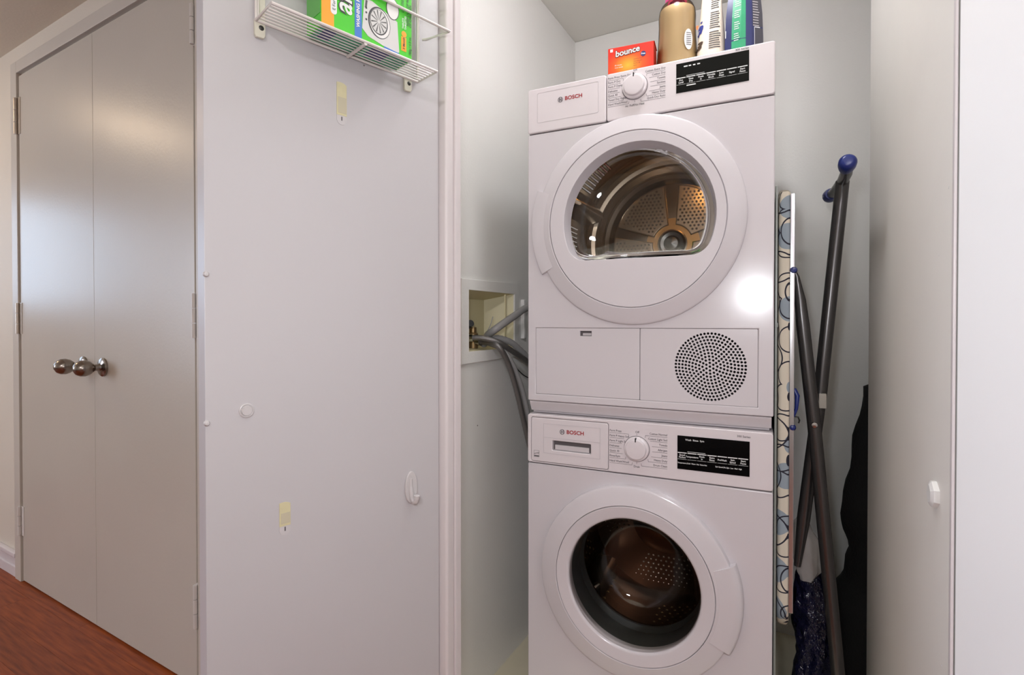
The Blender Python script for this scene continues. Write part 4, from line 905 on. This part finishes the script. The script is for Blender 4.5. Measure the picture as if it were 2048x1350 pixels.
I(MB().tube([(0.641, 0.13, 0.885), (0.652, 0.128, 0.884), (0.655, 0.128, 0.876), (0.653, 0.128, 0.869)], 0.002, 8)).build('release_wire', 'screw_dark', ib)

gp = tag(empty('storage_panel', AM @ Vector((0.6025, 0.3, 0.0)), AR), 'thin grey green panel standing between washer and ironing board', 'panel')  # added sheet in place of the machines' narrow sides and their reflection
MB().box(-0.0025, 0.0025, -0.27, 0.27, 0.0, 1.42, 0.001).build('panel_sheet', 'green_grey', gp)
for z in (0.004, 1.10): MB().box(0.0022, 0.0040, -0.268, 0.268, z, z + 0.01, 0.0005).build('panel_rib', 'green_grey', gp)

# ------------------------------------------------------------------ bags on the floor
def lumpy(rows, seed, amp, n=28, flat=1.0):
    """closed soft body: rows of (x, y, z, rx, ry)"""
    path = []
    for i in range(len(rows) - 1):
        for k in range(6):
            t_ = k / 6; s_ = t_ * t_ * (3 - 2 * t_); path.append([rows[i][q] + (rows[i + 1][q] - rows[i][q]) * (s_ if q > 2 else t_) for q in range(5)])
    path.append(list(rows[-1])); loops = []
    for x, y, z, rx, ry in path:
        lp_ = []
        for k in range(n):
            a = 2 * pi * k / n; c, s_ = math.cos(a), math.sin(a)
            nz = noise.noise(Vector((c * 1.6 + seed, s_ * 1.6, z * 9))) + 0.5 * noise.noise(Vector((c * 4 + seed, s_ * 4, z * 24)))
            f = 1 + amp * nz; lp_.append((x + rx * f * c, y + ry * f * s_, z))
        loops.append(lp_)
    return MB().loft(loops)
e = tag(empty('garment_bag', (0.26, 1.80, 0.0)), 'tall black fabric bag slumped in the rear corner behind the partition', 'bag')
W(lumpy([(0.30, 1.80, 0.96, 0.02, 0.02), (0.285, 1.80, 0.93, 0.12, 0.05), (0.28, 1.80, 0.76, 0.148, 0.07), (0.28, 1.80, 0.56, 0.172, 0.09), (0.285, 1.80, 0.47, 0.160, 0.09)], 1.3, 0.07), e).build('bag_top', 'black_fabric', e, smooth=60)
W(lumpy([(0.285, 1.80, 0.50, 0.150, 0.09), (0.27, 1.80, 0.40, 0.160, 0.11), (0.25, 1.80, 0.32, 0.175, 0.13), (0.24, 1.80, 0.20, 0.175, 0.15), (0.24, 1.80, 0.05, 0.165, 0.15), (0.24, 1.80, 0.0, 0.14, 0.13)], 4.1, 0.06), e).build('bag_body', 'black_fabric', e, smooth=60)
pn = AM @ Vector((0.700, 0.31, 0))
e = tag(empty('plastic_bag', (pn.x, pn.y, 0.0)), 'shiny dark navy plastic bag on the closet floor below the ironing board', 'bag')
W(lumpy([(pn.x - 0.028, pn.y, 0.50, 0.004, 0.004), (pn.x - 0.024, pn.y, 0.47, 0.018, 0.02), (pn.x - 0.012, pn.y, 0.42, 0.036, 0.04), (pn.x, pn.y, 0.33, 0.050, 0.055), (pn.x, pn.y, 0.22, 0.046, 0.060), (pn.x, pn.y, 0.08, 0.050, 0.062), (pn.x, pn.y, 0.0, 0.042, 0.05)], 9.2, 0.45), e).build('bag_body', 'navy_plastic', e, smooth=60)
pc = AM @ Vector((0.675, 0.255, 0))
e = tag(empty('clear_bag', (pc.x, pc.y, 0.44)), 'crumpled clear plastic bag stuffed behind the ironing board leg', 'bag')
W(lumpy([(pc.x - 0.012, pc.y, 0.605, 0.006, 0.005), (pc.x - 0.008, pc.y, 0.585, 0.020, 0.010), (pc.x + 0.006, pc.y, 0.535, 0.034, 0.014), (pc.x + 0.008, pc.y, 0.47, 0.030, 0.014), (pc.x + 0.004, pc.y, 0.44, 0.016, 0.010)], 2.2, 0.35), e).build('bag_body', 'bag_clear', e, smooth=60)

# bumper on the partition
bp = tag(empty('door_bumper', (0.1803, 0.995, 0.856)), 'small white plastic bumper stuck on the beige partition', 'bumper')
hx = [(-0.021, 0.010), (-0.004, 0.0200), (0.010, 0.018), (0.019, 0.007), (0.020, -0.006), (0.008, -0.021), (-0.008, -0.019), (-0.021, -0.008)]
MB().loft([[(0.002, y, z) for y, z in hx], [(-0.007, y * 0.95, z * 0.95) for y, z in hx], [(-0.010, y * 0.6, z * 0.65) for y, z in hx]]).build('bumper_pad', 'white_plastic', bp, 20)
MB().loft([[(0.002, 0.018 + y * 0.35, z * 0.9) for y, z in hx], [(-0.004, 0.018 + y * 0.3, z * 0.75) for y, z in hx]]).build('torn_edge', 'cream_plastic', bp, 20)
